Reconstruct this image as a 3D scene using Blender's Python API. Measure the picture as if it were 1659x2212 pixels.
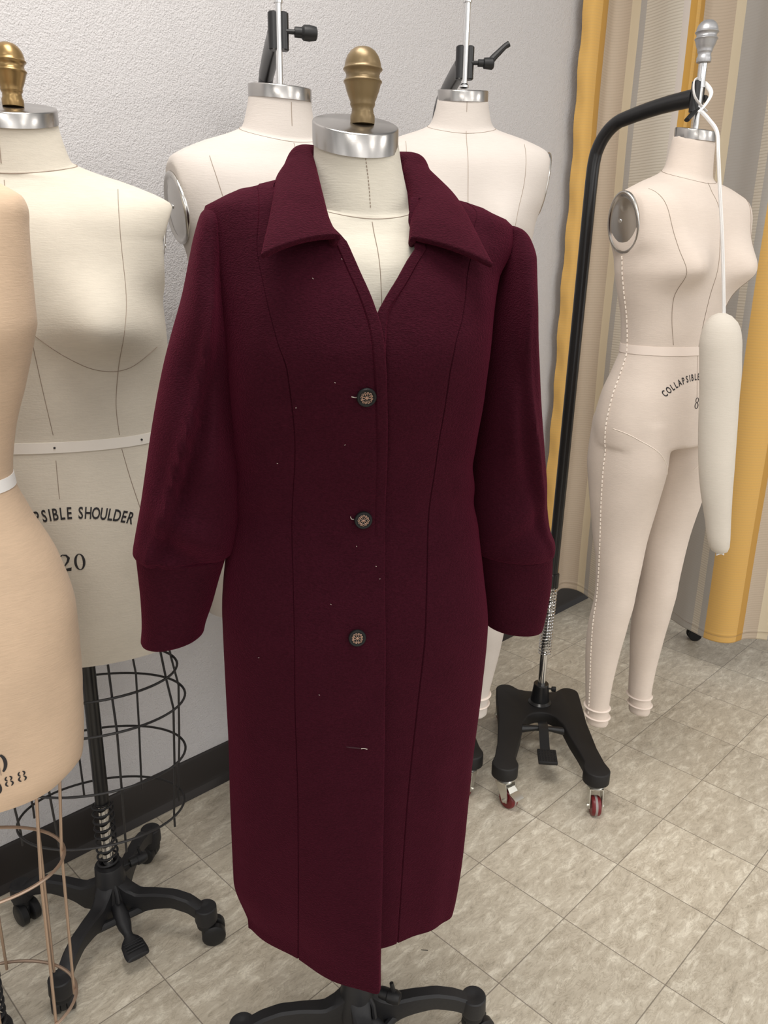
import bpy, math, random
import numpy as np
from mathutils import Vector, Matrix
from mathutils.bvhtree import BVHTree
for o in list(bpy.data.objects): bpy.data.objects.remove(o)
C = bpy.context.scene.collection
SC = bpy.context.scene
pi, sin, cos, tan, rad = math.pi, math.sin, math.cos, math.tan, math.radians

# ------------------------------------------------------------------ camera
F, PITCH, ROLL, H = 1698.55, 0.3004403, 0.0164324, 1.320528
_f = np.array([0, cos(PITCH), -sin(PITCH)]); _r = np.array([1., 0, 0]); _u = np.cross(_r, _f)
RT = _r*cos(ROLL)+_u*sin(ROLL); UP = _u*cos(ROLL)-_r*sin(ROLL); EYE = np.array([0, 0, H])
cd = bpy.data.cameras.new('camera'); cam = bpy.data.objects.new('camera', cd); C.objects.link(cam)
cam.matrix_world = Matrix(((RT[0], UP[0], -_f[0], 0), (RT[1], UP[1], -_f[1], 0), (RT[2], UP[2], -_f[2], H), (0, 0, 0, 1)))
cd.sensor_fit = 'VERTICAL'; cd.sensor_height = 24; cd.lens = F/2212*24; cd.clip_start = .02
SC.camera = cam
# ------------------------------------------------------------------ world, lamps, exposure
W = bpy.data.worlds.new('world'); SC.world = W; W.use_nodes = True
def room_light(nt):                 # invented fill for the unseen room: horizon band, brighter behind camera, patches for reflections
    bg = nt.nodes['Background']; tc = nt.nodes.new('ShaderNodeTexCoord'); sp = nt.nodes.new('ShaderNodeSeparateXYZ'); nt.links.new(tc.outputs['Generated'], sp.inputs[0])
    mr = nt.nodes.new('ShaderNodeMapRange'); mr.inputs[1].default_value = -1; mr.inputs[2].default_value = 1; nt.links.new(sp.outputs[2], mr.inputs[0])
    cr = nt.nodes.new('ShaderNodeValToRGB'); nt.links.new(mr.outputs[0], cr.inputs[0]); e = cr.color_ramp.elements
    e[0].position = .0; e[0].color = (.34, .31, .27, 1); e[1].position = 1; e[1].color = (.42, .41, .40, 1)
    for p, c in ((.38, (.55, .50, .44)), (.46, (.85, .82, .79)), (.53, (1.25, 1.215, 1.18)), (.62, (1.0, .98, .955)), (.75, (.60, .59, .575))): k = e.new(p); k.color = (*c, 1)
    mp = nt.nodes.new('ShaderNodeMapping'); mp.inputs['Scale'].default_value = (1, 1, .25); nt.links.new(tc.outputs['Generated'], mp.inputs[0])
    nz = nt.nodes.new('ShaderNodeTexNoise'); nz.inputs['Scale'].default_value = 2.6; nz.inputs['Detail'].default_value = 2; nt.links.new(mp.outputs[0], nz.inputs['Vector'])
    m2 = nt.nodes.new('ShaderNodeMapRange'); m2.inputs[1].default_value = .38; m2.inputs[2].default_value = .62; m2.inputs[3].default_value = .40; m2.inputs[4].default_value = 1.45; nt.links.new(nz.outputs['Fac'], m2.inputs[0])
    m3 = nt.nodes.new('ShaderNodeMapRange'); m3.inputs[1].default_value = .6; m3.inputs[2].default_value = -1; m3.inputs[3].default_value = .55; m3.inputs[4].default_value = 1.75; nt.links.new(sp.outputs[1], m3.inputs[0])
    mu = nt.nodes.new('ShaderNodeMath'); mu.operation = 'MULTIPLY'; nt.links.new(m2.outputs[0], mu.inputs[0]); nt.links.new(m3.outputs[0], mu.inputs[1])
    ms = nt.nodes.new('ShaderNodeMath'); ms.operation = 'MULTIPLY'; ms.inputs[1].default_value = WORLD; nt.links.new(mu.outputs[0], ms.inputs[0])
    nt.links.new(cr.outputs[0], bg.inputs[0]); nt.links.new(ms.outputs[0], bg.inputs[1])
WORLD = .80
room_light(W.node_tree)
def area(name, loc, sx, sy, power, col=(1, .955, .895), rot=(0, 0, 0)):
    l = bpy.data.lights.new(name, 'AREA'); l.shape = 'RECTANGLE'; l.size = sx; l.size_y = sy; l.energy = power; l.color = col
    o = bpy.data.objects.new(name, l); C.objects.link(o); o.location = loc; o.rotation_euler = rot; return o
for ls, ld, lp in ((.50, .92, 32), (-1.3, 2.4, 15), (1.0, 2.9, 6), (-1.6, 4.6, 16), (.9, 4.8, 16), (3.0, 4.0, 28)):       # ceiling panels: along the wall, out from it
    area('ceiling_lamp', (.7071*ls-(-.7071)*(ld-1.5835), .7071*ls-.7071*(ld-1.5835), 2.95), .6, 1.2, lp, rot=(0, 0, rad(45)))
SC.view_settings.view_transform = 'Standard'; SC.view_settings.look = 'None'
SC.view_settings.gamma = 1; SC.view_settings.use_curve_mapping = False
SC.view_settings.exposure = 0.15

# ------------------------------------------------------------------ measuring helpers (pixel of the 1659x2212 frame -> point)
def ray(px, py):
    return ((px-829.5)/F)*RT + (-(py-1106)/F)*UP + _f
def atz(px, py, z):
    d = ray(px, py); return EYE + (z-H)/d[2]*d
def aty(px, py, Y):
    d = ray(px, py); return EYE + Y/d[1]*d
class Frame:                        # local frame of a standing thing: x to its left side, -y its front
    def __init__(s, x, y, deg):
        s.o = np.array([x, y, 0.]); s.a = rad(deg); s.ux = np.array([cos(s.a), sin(s.a), 0]); s.uy = np.array([-sin(s.a), cos(s.a), 0])
    def loc(s, px, py, ly=0):
        d = ray(px, py); t = ((s.o-EYE)@s.uy+ly)/(d@s.uy); w = EYE+t*d; return np.array([(w-s.o)@s.ux, ly, w[2]])
    def inv(s, w):
        w = np.asarray(w)-s.o; return np.array([w@s.ux, w@s.uy, w[2]])
    def dir(s, d): return np.array([d@s.ux, d@s.uy, d[2]])

# ------------------------------------------------------------------ materials
def nd(nt, t, **k):
    n = nt.nodes.new(t)
    for a, v in k.items(): setattr(n, a, v)
    return n
def mat(name, col, rough=.5, metal=0., spec=.5, coat=0., sheen=0.):
    m = bpy.data.materials.new(name); m.use_nodes = True; b = m.node_tree.nodes['Principled BSDF']
    b.inputs['Base Color'].default_value = (*col, 1); b.inputs['Roughness'].default_value = rough; b.inputs['Metallic'].default_value = metal
    b.inputs['Specular IOR Level'].default_value = spec; b.inputs['Coat Weight'].default_value = coat; b.inputs['Sheen Weight'].default_value = sheen
    return m
def bump_of(m, src, strength, dist):
    nt = m.node_tree; b = nd(nt, 'ShaderNodeBump'); b.inputs['Strength'].default_value = strength; b.inputs['Distance'].default_value = dist
    nt.links.new(src, b.inputs['Height']); nt.links.new(b.outputs[0], nt.nodes['Principled BSDF'].inputs['Normal'])
def noise(m, scale, detail=3, rough=.5, vec=(1, 1, 1), rot=(0, 0, 0), dist=0.):
    nt = m.node_tree; tc = nd(nt, 'ShaderNodeTexCoord'); mp = nd(nt, 'ShaderNodeMapping'); mp.inputs['Scale'].default_value = vec; mp.inputs['Rotation'].default_value = rot
    n = nd(nt, 'ShaderNodeTexNoise'); n.inputs['Scale'].default_value = scale; n.inputs['Detail'].default_value = detail; n.inputs['Roughness'].default_value = rough
    n.inputs['Distortion'].default_value = dist
    nt.links.new(tc.outputs['Object'], mp.inputs[0]); nt.links.new(mp.outputs[0], n.inputs['Vector']); return n.outputs['Fac']
def ramp(m, src, stops, interp='LINEAR'):
    nt = m.node_tree; r = nd(nt, 'ShaderNodeValToRGB'); r.color_ramp.interpolation = interp; el = r.color_ramp.elements
    while len(el) > 1: el.remove(el[-1])
    el[0].position = stops[0][0]; el[0].color = (*stops[0][1], 1)
    for p, c in stops[1:]:
        e = el.new(p); e.color = (*c, 1)
    nt.links.new(src, r.inputs[0]); return r.outputs[0]
def mth(m, op, a, b=None):
    nt = m.node_tree; n = nd(nt, 'ShaderNodeMath', operation=op)
    for i, v in enumerate((a, b)):
        if v is None: continue
        if isinstance(v, (int, float)): n.inputs[i].default_value = v
        else: nt.links.new(v, n.inputs[i])
    return n.outputs[0]
def mixc(m, fac, a, b, mode='MIX'):
    nt = m.node_tree; n = nd(nt, 'ShaderNodeMix', data_type='RGBA', blend_type=mode)
    for i, v in ((0, fac), (6, a), (7, b)):
        if isinstance(v, (int, float)): n.inputs[i].default_value = v
        elif isinstance(v, tuple): n.inputs[i].default_value = (*v, 1)
        else: nt.links.new(v, n.inputs[i])
    return n.outputs[2]
def setcol(m, out): m.node_tree.links.new(out, m.node_tree.nodes['Principled BSDF'].inputs['Base Color'])

def linen(name, c, var=.06):
    m = mat(name, c, .82, spec=.25, sheen=.08)
    n1 = noise(m, 9, 4); n2 = noise(m, 60, 3, vec=(1, 1, 9)); n3 = noise(m, 420, 2, vec=(.6, .6, 1.6))
    d = tuple(x*(1-2.0*var) for x in c); l = tuple(min(1, x*(1+var)) for x in c)
    setcol(m, mixc(m, .35, ramp(m, n1, [(.3, d), (.7, l)]), ramp(m, n2, [(.3, d), (.7, l)])))
    bump_of(m, mth(m, 'ADD', mth(m, 'MULTIPLY', n2, .6), mth(m, 'MULTIPLY', n3, .5)), .35, .0012)
    return m
M_LIN_MAIN = linen('cream_linen', (.63, .59, .505))
M_LIN_B = linen('ecru_linen', (.625, .575, .49))
M_LIN_A = linen('tan_linen', (.60, .445, .315), .08)
M_LIN_P = linen('pale_pink_linen', (.69, .60, .53), .04)
M_LIN_C = linen('ivory_linen', (.585, .535, .495), .03)
M_ARM = linen('muslin', (.64, .59, .52), .03)
M_TAPE = mat('twill_tape', (.78, .74, .68), .8)
M_TAPEP = mat('pink_twill_tape', (.80, .70, .63), .8)
M_THREAD = mat('seam_thread', (.30, .24, .19), .9)
M_THREADL = mat('pale_stitch', (.86, .78, .70), .9)
M_INK = mat('printed_ink', (.016, .014, .016), .7)
M_WHITE = mat('white_cotton', (.82, .81, .80), .8)
def steel(name, c, r):
    m = mat(name, c, r, 1.); bump_of(m, noise(m, 30, 2, vec=(1, 1, 60)), .04, .0005); return m
M_STEEL = steel('brushed_steel', (.44, .425, .41), .24)
M_CHROME = mat('chrome', (.72, .72, .72), .1, 1.)
M_PLATE = mat('polished_plate', (.55, .53, .50), .2, 1.)
M_BRONZE = mat('bronze_paint', (.205, .145, .072), .36, .5)
M_GOLD = mat('gold_paint', (.29, .19, .078), .30, .72)
M_SILVER = mat('silver_paint', (.42, .42, .43), .38, .7)
M_BLACK = mat('black_enamel', (.010, .010, .011), .28, spec=.5)
M_BLACKP = mat('black_plastic', (.011, .011, .012), .45, spec=.4)
M_SATIN = mat('satin_black_plate', (.011, .010, .010), .55, spec=.35)
M_IRON = mat('cast_iron', (.015, .015, .017), .5, spec=.4); bump_of(M_IRON, noise(M_IRON, 160, 3), .3, .001)
M_WIRE = mat('black_wire', (.02, .019, .02), .45)
M_BRASSW = mat('tarnished_brass_wire', (.46, .34, .26), .38, .75)
M_RED = mat('red_rubber', (.16, .012, .016), .4)
M_ZINC = mat('zinc_plate', (.62, .61, .56), .3, .9)
M_GREYR = mat('grey_hub', (.30, .27, .26), .5)
def wool(name, c, ribs=True):
    m = mat(name, c, .9, spec=.06, sheen=.24)
    b = m.node_tree.nodes['Principled BSDF']; b.inputs['Sheen Roughness'].default_value = .45; b.inputs['Sheen Tint'].default_value = (.50, .05, .13, 1)
    n1 = noise(m, 800, 2); n2 = noise(m, 560, 2, vec=(.5, .55, 1.15), rot=(0, rad(15), 0)); n3 = noise(m, 26, 3)
    setcol(m, mixc(m, .5, ramp(m, n2, [(.3, tuple(x*.6 for x in c)), (.72, tuple(x*1.5 for x in c))]), ramp(m, n3, [(.3, tuple(x*.85 for x in c)), (.7, tuple(x*1.12 for x in c))])))
    bump_of(m, mth(m, 'ADD', mth(m, 'MULTIPLY', n2, 1.0), mth(m, 'MULTIPLY', n1, .55)), .75, .0021)
    return m
M_WOOL = wool('burgundy_wool', (.029, .0038, .0088))
M_WOOLD = wool('burgundy_melton', (.027, .0035, .0079))
M_BUTTON = mat('matt_black_button', (.006, .007, .0075), .5, spec=.3)
M_COPPER = mat('rose_gold_filigree', (.62, .40, .30), .35, .8)
M_HOLE = mat('buttonhole_thread', (.03, .005, .01), .9)

# ------------------------------------------------------------------ mesh builder
def pchip(xs, ys, q):               # smooth monotone interpolation
    xs = np.asarray(xs, float); ys = np.asarray(ys, float); h = np.diff(xs); d = np.diff(ys)/h; m = np.zeros(len(xs))
    for i in range(1, len(xs)-1):
        if d[i-1]*d[i] > 0:
            w1, w2 = 2*h[i]+h[i-1], h[i]+2*h[i-1]; m[i] = (w1+w2)/(w1/d[i-1]+w2/d[i])
    m[0], m[-1] = d[0], d[-1]
    q = np.clip(np.asarray(q, float), xs[0], xs[-1]); i = np.clip(np.searchsorted(xs, q)-1, 0, len(xs)-2); t = (q-xs[i])/h[i]
    return (2*t**3-3*t**2+1)*ys[i]+(t**3-2*t**2+t)*h[i]*m[i]+(-2*t**3+3*t**2)*ys[i+1]+(t**3-t**2)*h[i]*m[i+1]
def spline(P, n, closed=False):     # Catmull-Rom through points
    P = np.asarray(P, float); k = len(P); out = []
    segs = k if closed else k-1
    for s in range(segs):
        g = lambda i: P[i % k] if closed else P[min(max(i, 0), k-1)]
        a, b, c, d = g(s-1), g(s), g(s+1), g(s+2)
        for j in range(n):
            t = j/n; out.append(.5*(2*b+(c-a)*t+(2*a-5*b+4*c-d)*t*t+(3*b-a-3*c+d)*t**3))
    if not closed: out.append(P[-1])
    return np.array(out)
class MB:
    def __init__(s): s.v = []; s.f = []; s.m = []
    def add(s, V, Fc, mi=0):
        o = len(s.v); s.v += [tuple(map(float, p)) for p in V]; s.f += [tuple(i+o for i in f) for f in Fc]; s.m += [mi]*len(Fc)
    def loft(s, rings, caps=(False, False), mi=0, closed=True):
        n = len(rings[0]); V = [p for r in rings for p in r]; Fc = []
        for i in range(len(rings)-1):
            for j in range(n if closed else n-1):
                a, b = i*n+j, i*n+(j+1) % n; Fc.append((a, b, b+n, a+n))
        for e, c in ((0, caps[0]), (len(rings)-1, caps[1])):
            if c:
                ids = [e*n+j for j in range(n)]; Fc.append(tuple(ids[::-1] if e == 0 else ids))
        s.add(V, Fc, mi)
    def grid(s, G, mi=0): s.loft(G, mi=mi, closed=False)
    def tube(s, path, r, n=8, closed=False, mi=0, caps=True, flat=1., up=None):
        P = np.asarray(path, float); k = len(P); rings = []
        T = np.array([(P[(i+1) % k]-P[i-1]) if closed else (P[min(i+1, k-1)]-P[max(i-1, 0)]) for i in range(k)])
        T /= np.linalg.norm(T, axis=1)[:, None]+1e-12
        u = np.array(up if up is not None else ((0, 0, 1) if abs(T[0][2]) < .9 else (1, 0, 0)), float)
        for i in range(k):
            u = u-(u@T[i])*T[i]; u /= np.linalg.norm(u)+1e-12; w = np.cross(T[i], u)
            rr = r[i] if hasattr(r, '__len__') else r
            rings.append([P[i]+rr*(cos(a)*w+flat*sin(a)*u) for a in np.linspace(0, 2*pi, n, endpoint=False)])
        if closed: rings.append(rings[0])
        s.loft(rings, (caps and not closed, caps and not closed), mi)
    def lathe(s, prof, o=(0, 0, 0), ax=(0, 0, 1), n=24, mi=0, sx=1., caps=(True, True)):
        a = Vector(ax).normalized(); q = a.to_track_quat('Z', 'Y'); o = np.array(o, float); rings = []
        for r, z in prof:
            rings.append([o+np.array(q @ Vector((max(r, 1e-5)*cos(t)*sx, max(r, 1e-5)*sin(t), z))) for t in np.linspace(0, 2*pi, n, endpoint=False)])
        s.loft(rings, caps, mi)
    def box(s, c, d, rz=0, mi=0, b=0., rx=0):
        x, y, z = (k/2 for k in d); R = Matrix.Rotation(rz, 3, 'Z') @ Matrix.Rotation(rx, 3, 'X'); o = Vector(c)
        if b <= 0:
            V = [o+R @ Vector((i*x, j*y, k*z)) for i in (-1, 1) for j in (-1, 1) for k in (-1, 1)]
            s.add(V, [(0, 1, 3, 2), (4, 6, 7, 5), (0, 4, 5, 1), (2, 3, 7, 6), (0, 2, 6, 4), (1, 5, 7, 3)], mi); return
        rings = []
        for zz, ins in ((-z, b), (-z+b, 0), (z-b, 0), (z, b)):
            pts = []
            for cx, cy, a0 in ((x, y, 0), (-x, y, pi/2), (-x, -y, pi), (x, -y, 1.5*pi)):
                for k in range(4):
                    a = a0+k*pi/6; r = b-ins*.7
                    pts.append(o+R @ Vector((cx-math.copysign(b, cx)+r*cos(a), cy-math.copysign(b, cy)+r*sin(a), zz)))
            rings.append(pts)
        s.loft(rings, (True, True), mi)
    def prism(s, pts, z0, z1, bev=.003, mi=0):     # outline counter-clockwise, soft top edge
        P = np.asarray(pts, float); k = len(P); N = []
        for i in range(k):
            t = P[(i+1) % k]-P[i-1]; N.append(np.array([t[1], -t[0]])/(np.linalg.norm(t)+1e-9))
        N = np.array(N); rings = []
        for z, off in ((z0, 0), (z1-bev, 0), (z1-bev*.3, -bev*.4), (z1, -bev)):
            Q = P+N*off; rings.append([(q[0], q[1], z) for q in Q])
        s.loft(rings, (True, True), mi)
    def mesh(s, name, mats, ang=35):
        me = bpy.data.meshes.new(name); me.from_pydata(s.v, [], s.f); me.update()
        for m in mats: me.materials.append(m)
        me.polygons.foreach_set('material_index', s.m); me.polygons.foreach_set('use_smooth', [True]*len(s.f))
        import bmesh
        b = bmesh.new(); b.from_mesh(me); bmesh.ops.remove_doubles(b, verts=b.verts, dist=1e-6); bmesh.ops.recalc_face_normals(b, faces=b.faces); b.to_mesh(me); b.free()
        me.set_sharp_from_angle(angle=rad(ang)); return me
    def build(s, name, mats, parent=None, ang=35, loc=None):
        o = bpy.data.objects.new(name, s.mesh(name, mats if isinstance(mats, (list, tuple)) else [mats], ang)); C.objects.link(o)
        if parent: o.parent = parent
        if loc is not None: o.location = loc
        return o
def thing(name, label, cat, fr=None, group=None, loc=None):
    o = bpy.data.objects.new(name, None); C.objects.link(o); o['label'] = label; o['category'] = cat; o.empty_display_size = .1
    if fr: o.location = Vector(fr.o); o.rotation_euler = (0, 0, fr.a)
    if loc is not None: o.location = loc
    if group: o['group'] = group
    return o
def tag(o, label, cat, kind=None):
    o['label'] = label
    if cat: o['category'] = cat
    if kind: o['kind'] = kind
    return o
def struct(o, label=None, cat=None):
    o['kind'] = 'structure'
    if label: o['label'] = label
    if cat: o['category'] = cat
    return o
def bake(o):                        # replace modifiers by their result
    dg = bpy.context.evaluated_depsgraph_get(); me = bpy.data.meshes.new_from_object(o.evaluated_get(dg)); o.modifiers.clear(); o.data = me; return me
def bvh_of(me):
    return BVHTree.FromPolygons([v.co.copy() for v in me.vertices], [tuple(p.vertices) for p in me.polygons])
def append_mesh(o, mb, mats):       # merge extra surface marks (stitches, print) into a part's own mesh
    me = o.data; n0 = len(me.materials)
    for m in mats: me.materials.append(m)
    V = [tuple(v.co) for v in me.vertices]+mb.v; off = len(me.vertices)
    Fs = [tuple(p.vertices) for p in me.polygons]+[tuple(i+off for i in f) for f in mb.f]
    mi = [p.material_index for p in me.polygons]+[n0+k for k in mb.m]
    nm = bpy.data.meshes.new(o.name); nm.from_pydata(V, [], Fs); nm.update()
    for m in me.materials: nm.materials.append(m)
    nm.polygons.foreach_set('material_index', mi); nm.polygons.foreach_set('use_smooth', [True]*len(Fs)); nm.set_sharp_from_angle(angle=rad(40)); o.data = nm

# ------------------------------------------------------------------ room
WA = rad(45); WU = np.array([cos(WA), sin(WA), 0]); WN = np.array([-sin(WA), cos(WA), 0])     # along the wall / into the wall
WD = 1.5835
def wp(s, d, z): return WU*s+WN*(WD-d)+np.array([0, 0, z])      # s along wall, d out from the wall
TILE, TA, OX, OY = .2286, 0.791957, .0752775, 1.34792
M_FLOOR = mat('vinyl_tile', (.5, .45, .38), .38, spec=.4)
def floor_mat(m):
    nt = m.node_tree; tc = nd(nt, 'ShaderNodeTexCoord'); sp = nd(nt, 'ShaderNodeSeparateXYZ'); nt.links.new(tc.outputs['Object'], sp.inputs[0])
    x = mth(m, 'SUBTRACT', sp.outputs[0], OX); y = mth(m, 'SUBTRACT', sp.outputs[1], OY)
    c, s = cos(TA)/TILE, sin(TA)/TILE
    u = mth(m, 'ADD', mth(m, 'MULTIPLY', x, c), mth(m, 'MULTIPLY', y, s)); v = mth(m, 'SUBTRACT', mth(m, 'MULTIPLY', x, s), mth(m, 'MULTIPLY', y, c))
    fu, fv = mth(m, 'FLOOR', u), mth(m, 'FLOOR', v)
    cb = nd(nt, 'ShaderNodeCombineXYZ'); nt.links.new(fu, cb.inputs[0]); nt.links.new(fv, cb.inputs[1])
    wn = nd(nt, 'ShaderNodeTexWhiteNoise', noise_dimensions='3D'); nt.links.new(cb.outputs[0], wn.inputs['Vector']); rnd = wn.outputs['Value']
    def vec(su, sv, shift):
        k = nd(nt, 'ShaderNodeCombineXYZ'); nt.links.new(mth(m, 'MULTIPLY', u, su), k.inputs[0]); nt.links.new(mth(m, 'MULTIPLY', v, sv), k.inputs[1])
        nt.links.new(mth(m, 'MULTIPLY', rnd, shift), k.inputs[2]); return k.outputs[0]
    def nz(vv, sc, det, ro, di=0.):
        n = nd(nt, 'ShaderNodeTexNoise'); n.inputs['Scale'].default_value = sc; n.inputs['Detail'].default_value = det; n.inputs['Roughness'].default_value = ro; n.inputs['Distortion'].default_value = di
        nt.links.new(vv, n.inputs['Vector']); return n.outputs['Fac']
    st = nz(vec(1.9, 4.6, 37), 2.3, 10, .70, .45); st2 = nz(vec(2.2, 5.2, 91), 2.2, 10, .74, .8); big = nz(vec(.5, .9, 11), 1.1, 2, .5); gr = nz(vec(1, 1, 0), 60, 2, .5)
    base = ramp(m, st, [(.30, (0.396, 0.352, 0.281)), (.41, (0.572, 0.512, 0.413)), (.52, (0.638, 0.578, 0.473)), (.58, (0.726, 0.671, 0.561)), (.66, (0.836, 0.781, 0.660))])
    dark = ramp(m, st2, [(.0, (1, 1, 1)), (.27, (.9, .9, .9)), (.335, (.48, .45, .41)), (.375, (.88, .87, .85)), (.47, (1, 1, 1)), (.515, (.90, .89, .87)), (.53, (.54, .50, .45)), (.545, (.93, .92, .91)), (.56, (1, 1, 1))])
    col = mixc(m, mth(m, 'MULTIPLY', mth(m, 'ADD', .25, mth(m, 'MULTIPLY', big, .9)), 1.0), base, dark, 'MULTIPLY')
    tl = mth(m, 'ADD', .90, mth(m, 'MULTIPLY', rnd, .16)); tint = nd(nt, 'ShaderNodeCombineColor')
    for i in range(3): nt.links.new(tl, tint.inputs[i])
    col = mixc(m, 1., col, tint.outputs[0], 'MULTIPLY')
    eu = mth(m, 'MINIMUM', mth(m, 'FRACT', u), mth(m, 'SUBTRACT', 1, mth(m, 'FRACT', u))); ev = mth(m, 'MINIMUM', mth(m, 'FRACT', v), mth(m, 'SUBTRACT', 1, mth(m, 'FRACT', v)))
    e = mth(m, 'LESS_THAN', mth(m, 'MINIMUM', eu, ev), .0048)
    col = mixc(m, mth(m, 'MULTIPLY', e, .72), col, (.15, .125, .10)); setcol(m, col)
    bump_of(m, mth(m, 'SUBTRACT', mth(m, 'MULTIPLY', gr, .05), e), .25, .0006)
floor_mat(M_FLOOR)
mb = MB(); mb.add([(-3.5, -2.5, 0), (4.5, -2.5, 0), (4.5, 5, 0), (-3.5, 5, 0)], [(0, 1, 2, 3)])
struct(mb.build('floor', M_FLOOR), 'beige streaked vinyl tile floor laid in squares', 'floor')
M_WALL = mat('painted_plaster', (.57, .555, .56), .7, spec=.25)
bump_of(M_WALL, mth(M_WALL, 'ADD', noise(M_WALL, 330, 3, .55), mth(M_WALL, 'MULTIPLY', noise(M_WALL, 140, 2), .7)), .85, .0030)
mb = MB(); V = [wp(s, d, z) for s in (-4, 6) for d in (0, -.1) for z in (-.02, 2.9)]
mb.add(V, [(0, 1, 5, 4), (2, 6, 7, 3), (0, 4, 6, 2), (1, 3, 7, 5), (0, 2, 3, 1), (4, 5, 7, 6)])
struct(mb.build('wall_back', M_WALL), 'white rough plaster wall behind the dress forms', 'wall')
M_BASE = mat('dark_rubber_base', (.020, .016, .015), .42)
mb = MB(); prof = [(0, .105), (.004, .104), (.006, .098), (.006, .026), (.009, .014), (.019, .005), (.024, .001), (0, .001)]
mb.loft([[wp(-4, d, z) for d, z in prof], [wp(6, d, z) for d, z in prof]], (True, True))
struct(mb.build('baseboard_back', M_BASE, ang=30), 'dark brown rubber baseboard with a coved toe', 'baseboard')
# ------------------------------------------------------------------ curtain
M_CURT = mat('striped_curtain_cloth', (.5, .45, .38), .8, spec=.2, sheen=.1)
K = [(.592, 2.792), (.622, 2.775), (.66, 2.80), (.70, 2.85), (.745, 2.835), (.79, 2.76), (.83, 2.68), (.885, 2.64), (.95, 2.675), (1.01, 2.65), (1.05, 2.585), (1.065, 2.50), (1.10, 2.425), (1.165, 2.395), (1.235, 2.43), (1.31, 2.44),
     (1.38, 2.38), (1.45, 2.30), (1.54, 2.31), (1.63, 2.27), (1.72, 2.15)]
KP = spline(np.array(K), 12); KS = np.r_[0, np.cumsum(np.linalg.norm(np.diff(KP, axis=0), axis=1))]
KAZ = KP[:, 0]/KP[:, 1]
def curt_s(px):
    d = ray(px, 100); return float(np.interp(d[0]/d[1], KAZ, KS))
O1, O2, BEI, CRE, GRY, RIB, PNK = (.66, .40, .12), (.50, .28, .065), (.52, .43, .335), (.66, .575, .425), (.42, .40, .375), (.60, .55, .465), (.56, .50, .45)
STR = [(0, O1), (1294, O2), (1304, BEI), (1356, CRE), (1374, GRY), (1388, RIB), (1467, PNK), (1482, O2), (1492, O1), (1500, O2), (1510, BEI), (1578, CRE), (1600, GRY), (1672, RIB), (1692, GRY), (1708, O1), (1796, O2), (1810, BEI), (1850, CRE), (1880, GRY), (1950, RIB)]
def curtain():
    L = KS[-1]; mb = MB(); zs = np.r_[.132, .137, .150, .158, .160, .162, .17, np.linspace(.2, 2.62, 60)]
    G = []
    for z in zs:
        row = []
        for (x, y), s in zip(KP, KS):
            k = .5+.5*(z-.13)/2.5; wob = .007*sin(s*34+z*1.4)*(1.3-k)+.004*sin(z*9+s*7)
            if s < .07: wob += .006*sin(z*38+s*60)*(.07-s)/.07      # puckered selvedge
            pinch = -.0022 if z == .160 else 0
            row.append((x+wob*.6, y+wob*.8-(pinch*-1), z+.006*sin(s*9)))
        G.append(row)
    mb.grid(G)
    o = mb.build('curtain', M_CURT, ang=180); me = o.data
    uv = me.uv_layers.new(name='cloth')
    tree = {}
    co = np.array([v.co[:] for v in me.vertices])
    from mathutils.kdtree import KDTree
    kd = KDTree(len(KP))
    for i, p in enumerate(KP): kd.insert((p[0], p[1], 0), i)
    kd.balance(); sv = [KS[kd.find((c[0], c[1], 0))[1]]/L for c in co]
    # exact order is known when vertices kept their order
    if len(co) == len(zs)*len(KP): sv = [KS[i % len(KP)]/L for i in range(len(co))]
    for l in me.loops: uv.data[l.index].uv = (sv[l.vertex_index], co[l.vertex_index][2])
    m = M_CURT; nt = m.node_tree; u = nd(nt, 'ShaderNodeUVMap'); u.uv_map = 'cloth'; sp = nd(nt, 'ShaderNodeSeparateXYZ'); nt.links.new(u.outputs[0], sp.inputs[0])
    st = [(0 if p == 0 else curt_s(p)/L, c) for p, c in STR]; st = [s for i, s in enumerate(st) if i == 0 or s[0] > st[i-1][0]+1e-5]
    col = ramp(m, sp.outputs[0], st, 'CONSTANT')
    ribm = ramp(m, sp.outputs[0], [(p, (1, 1, 1) if c in (RIB,) else ((.55,)*3 if c == BEI else ((.25,)*3 if c in (GRY, O1) else (0, 0, 0)))) for p, c in st], 'CONSTANT')
    w = mth(m, 'ADD', .5, mth(m, 'MULTIPLY', .5, mth(m, 'SINE', mth(m, 'MULTIPLY', sp.outputs[1], 2*pi/.0085))))
    w = mth(m, 'MULTIPLY', mth(m, 'POWER', w, 3), ribm)
    hem = mth(m, 'LESS_THAN', mth(m, 'ABSOLUTE', mth(m, 'SUBTRACT', sp.outputs[1], .160)), .0012)
    col = mixc(m, mth(m, 'MULTIPLY', w, .42), col, (.34, .28, .22), 'MIX'); col = mixc(m, mth(m, 'MULTIPLY', hem, .5), col, (.25, .19, .13)); setcol(m, col)
    bump_of(m, mth(m, 'ADD', mth(m, 'MULTIPLY', w, -.6), mth(m, 'MULTIPLY', noise(m, 300, 2), .3)), .4, .0015)
    so = o.modifiers.new('thick', 'SOLIDIFY'); so.thickness = .0018
    tag(o, 'long curtain striped orange, beige, cream and grey hanging at the right wall', 'curtain')
curtain()

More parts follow.
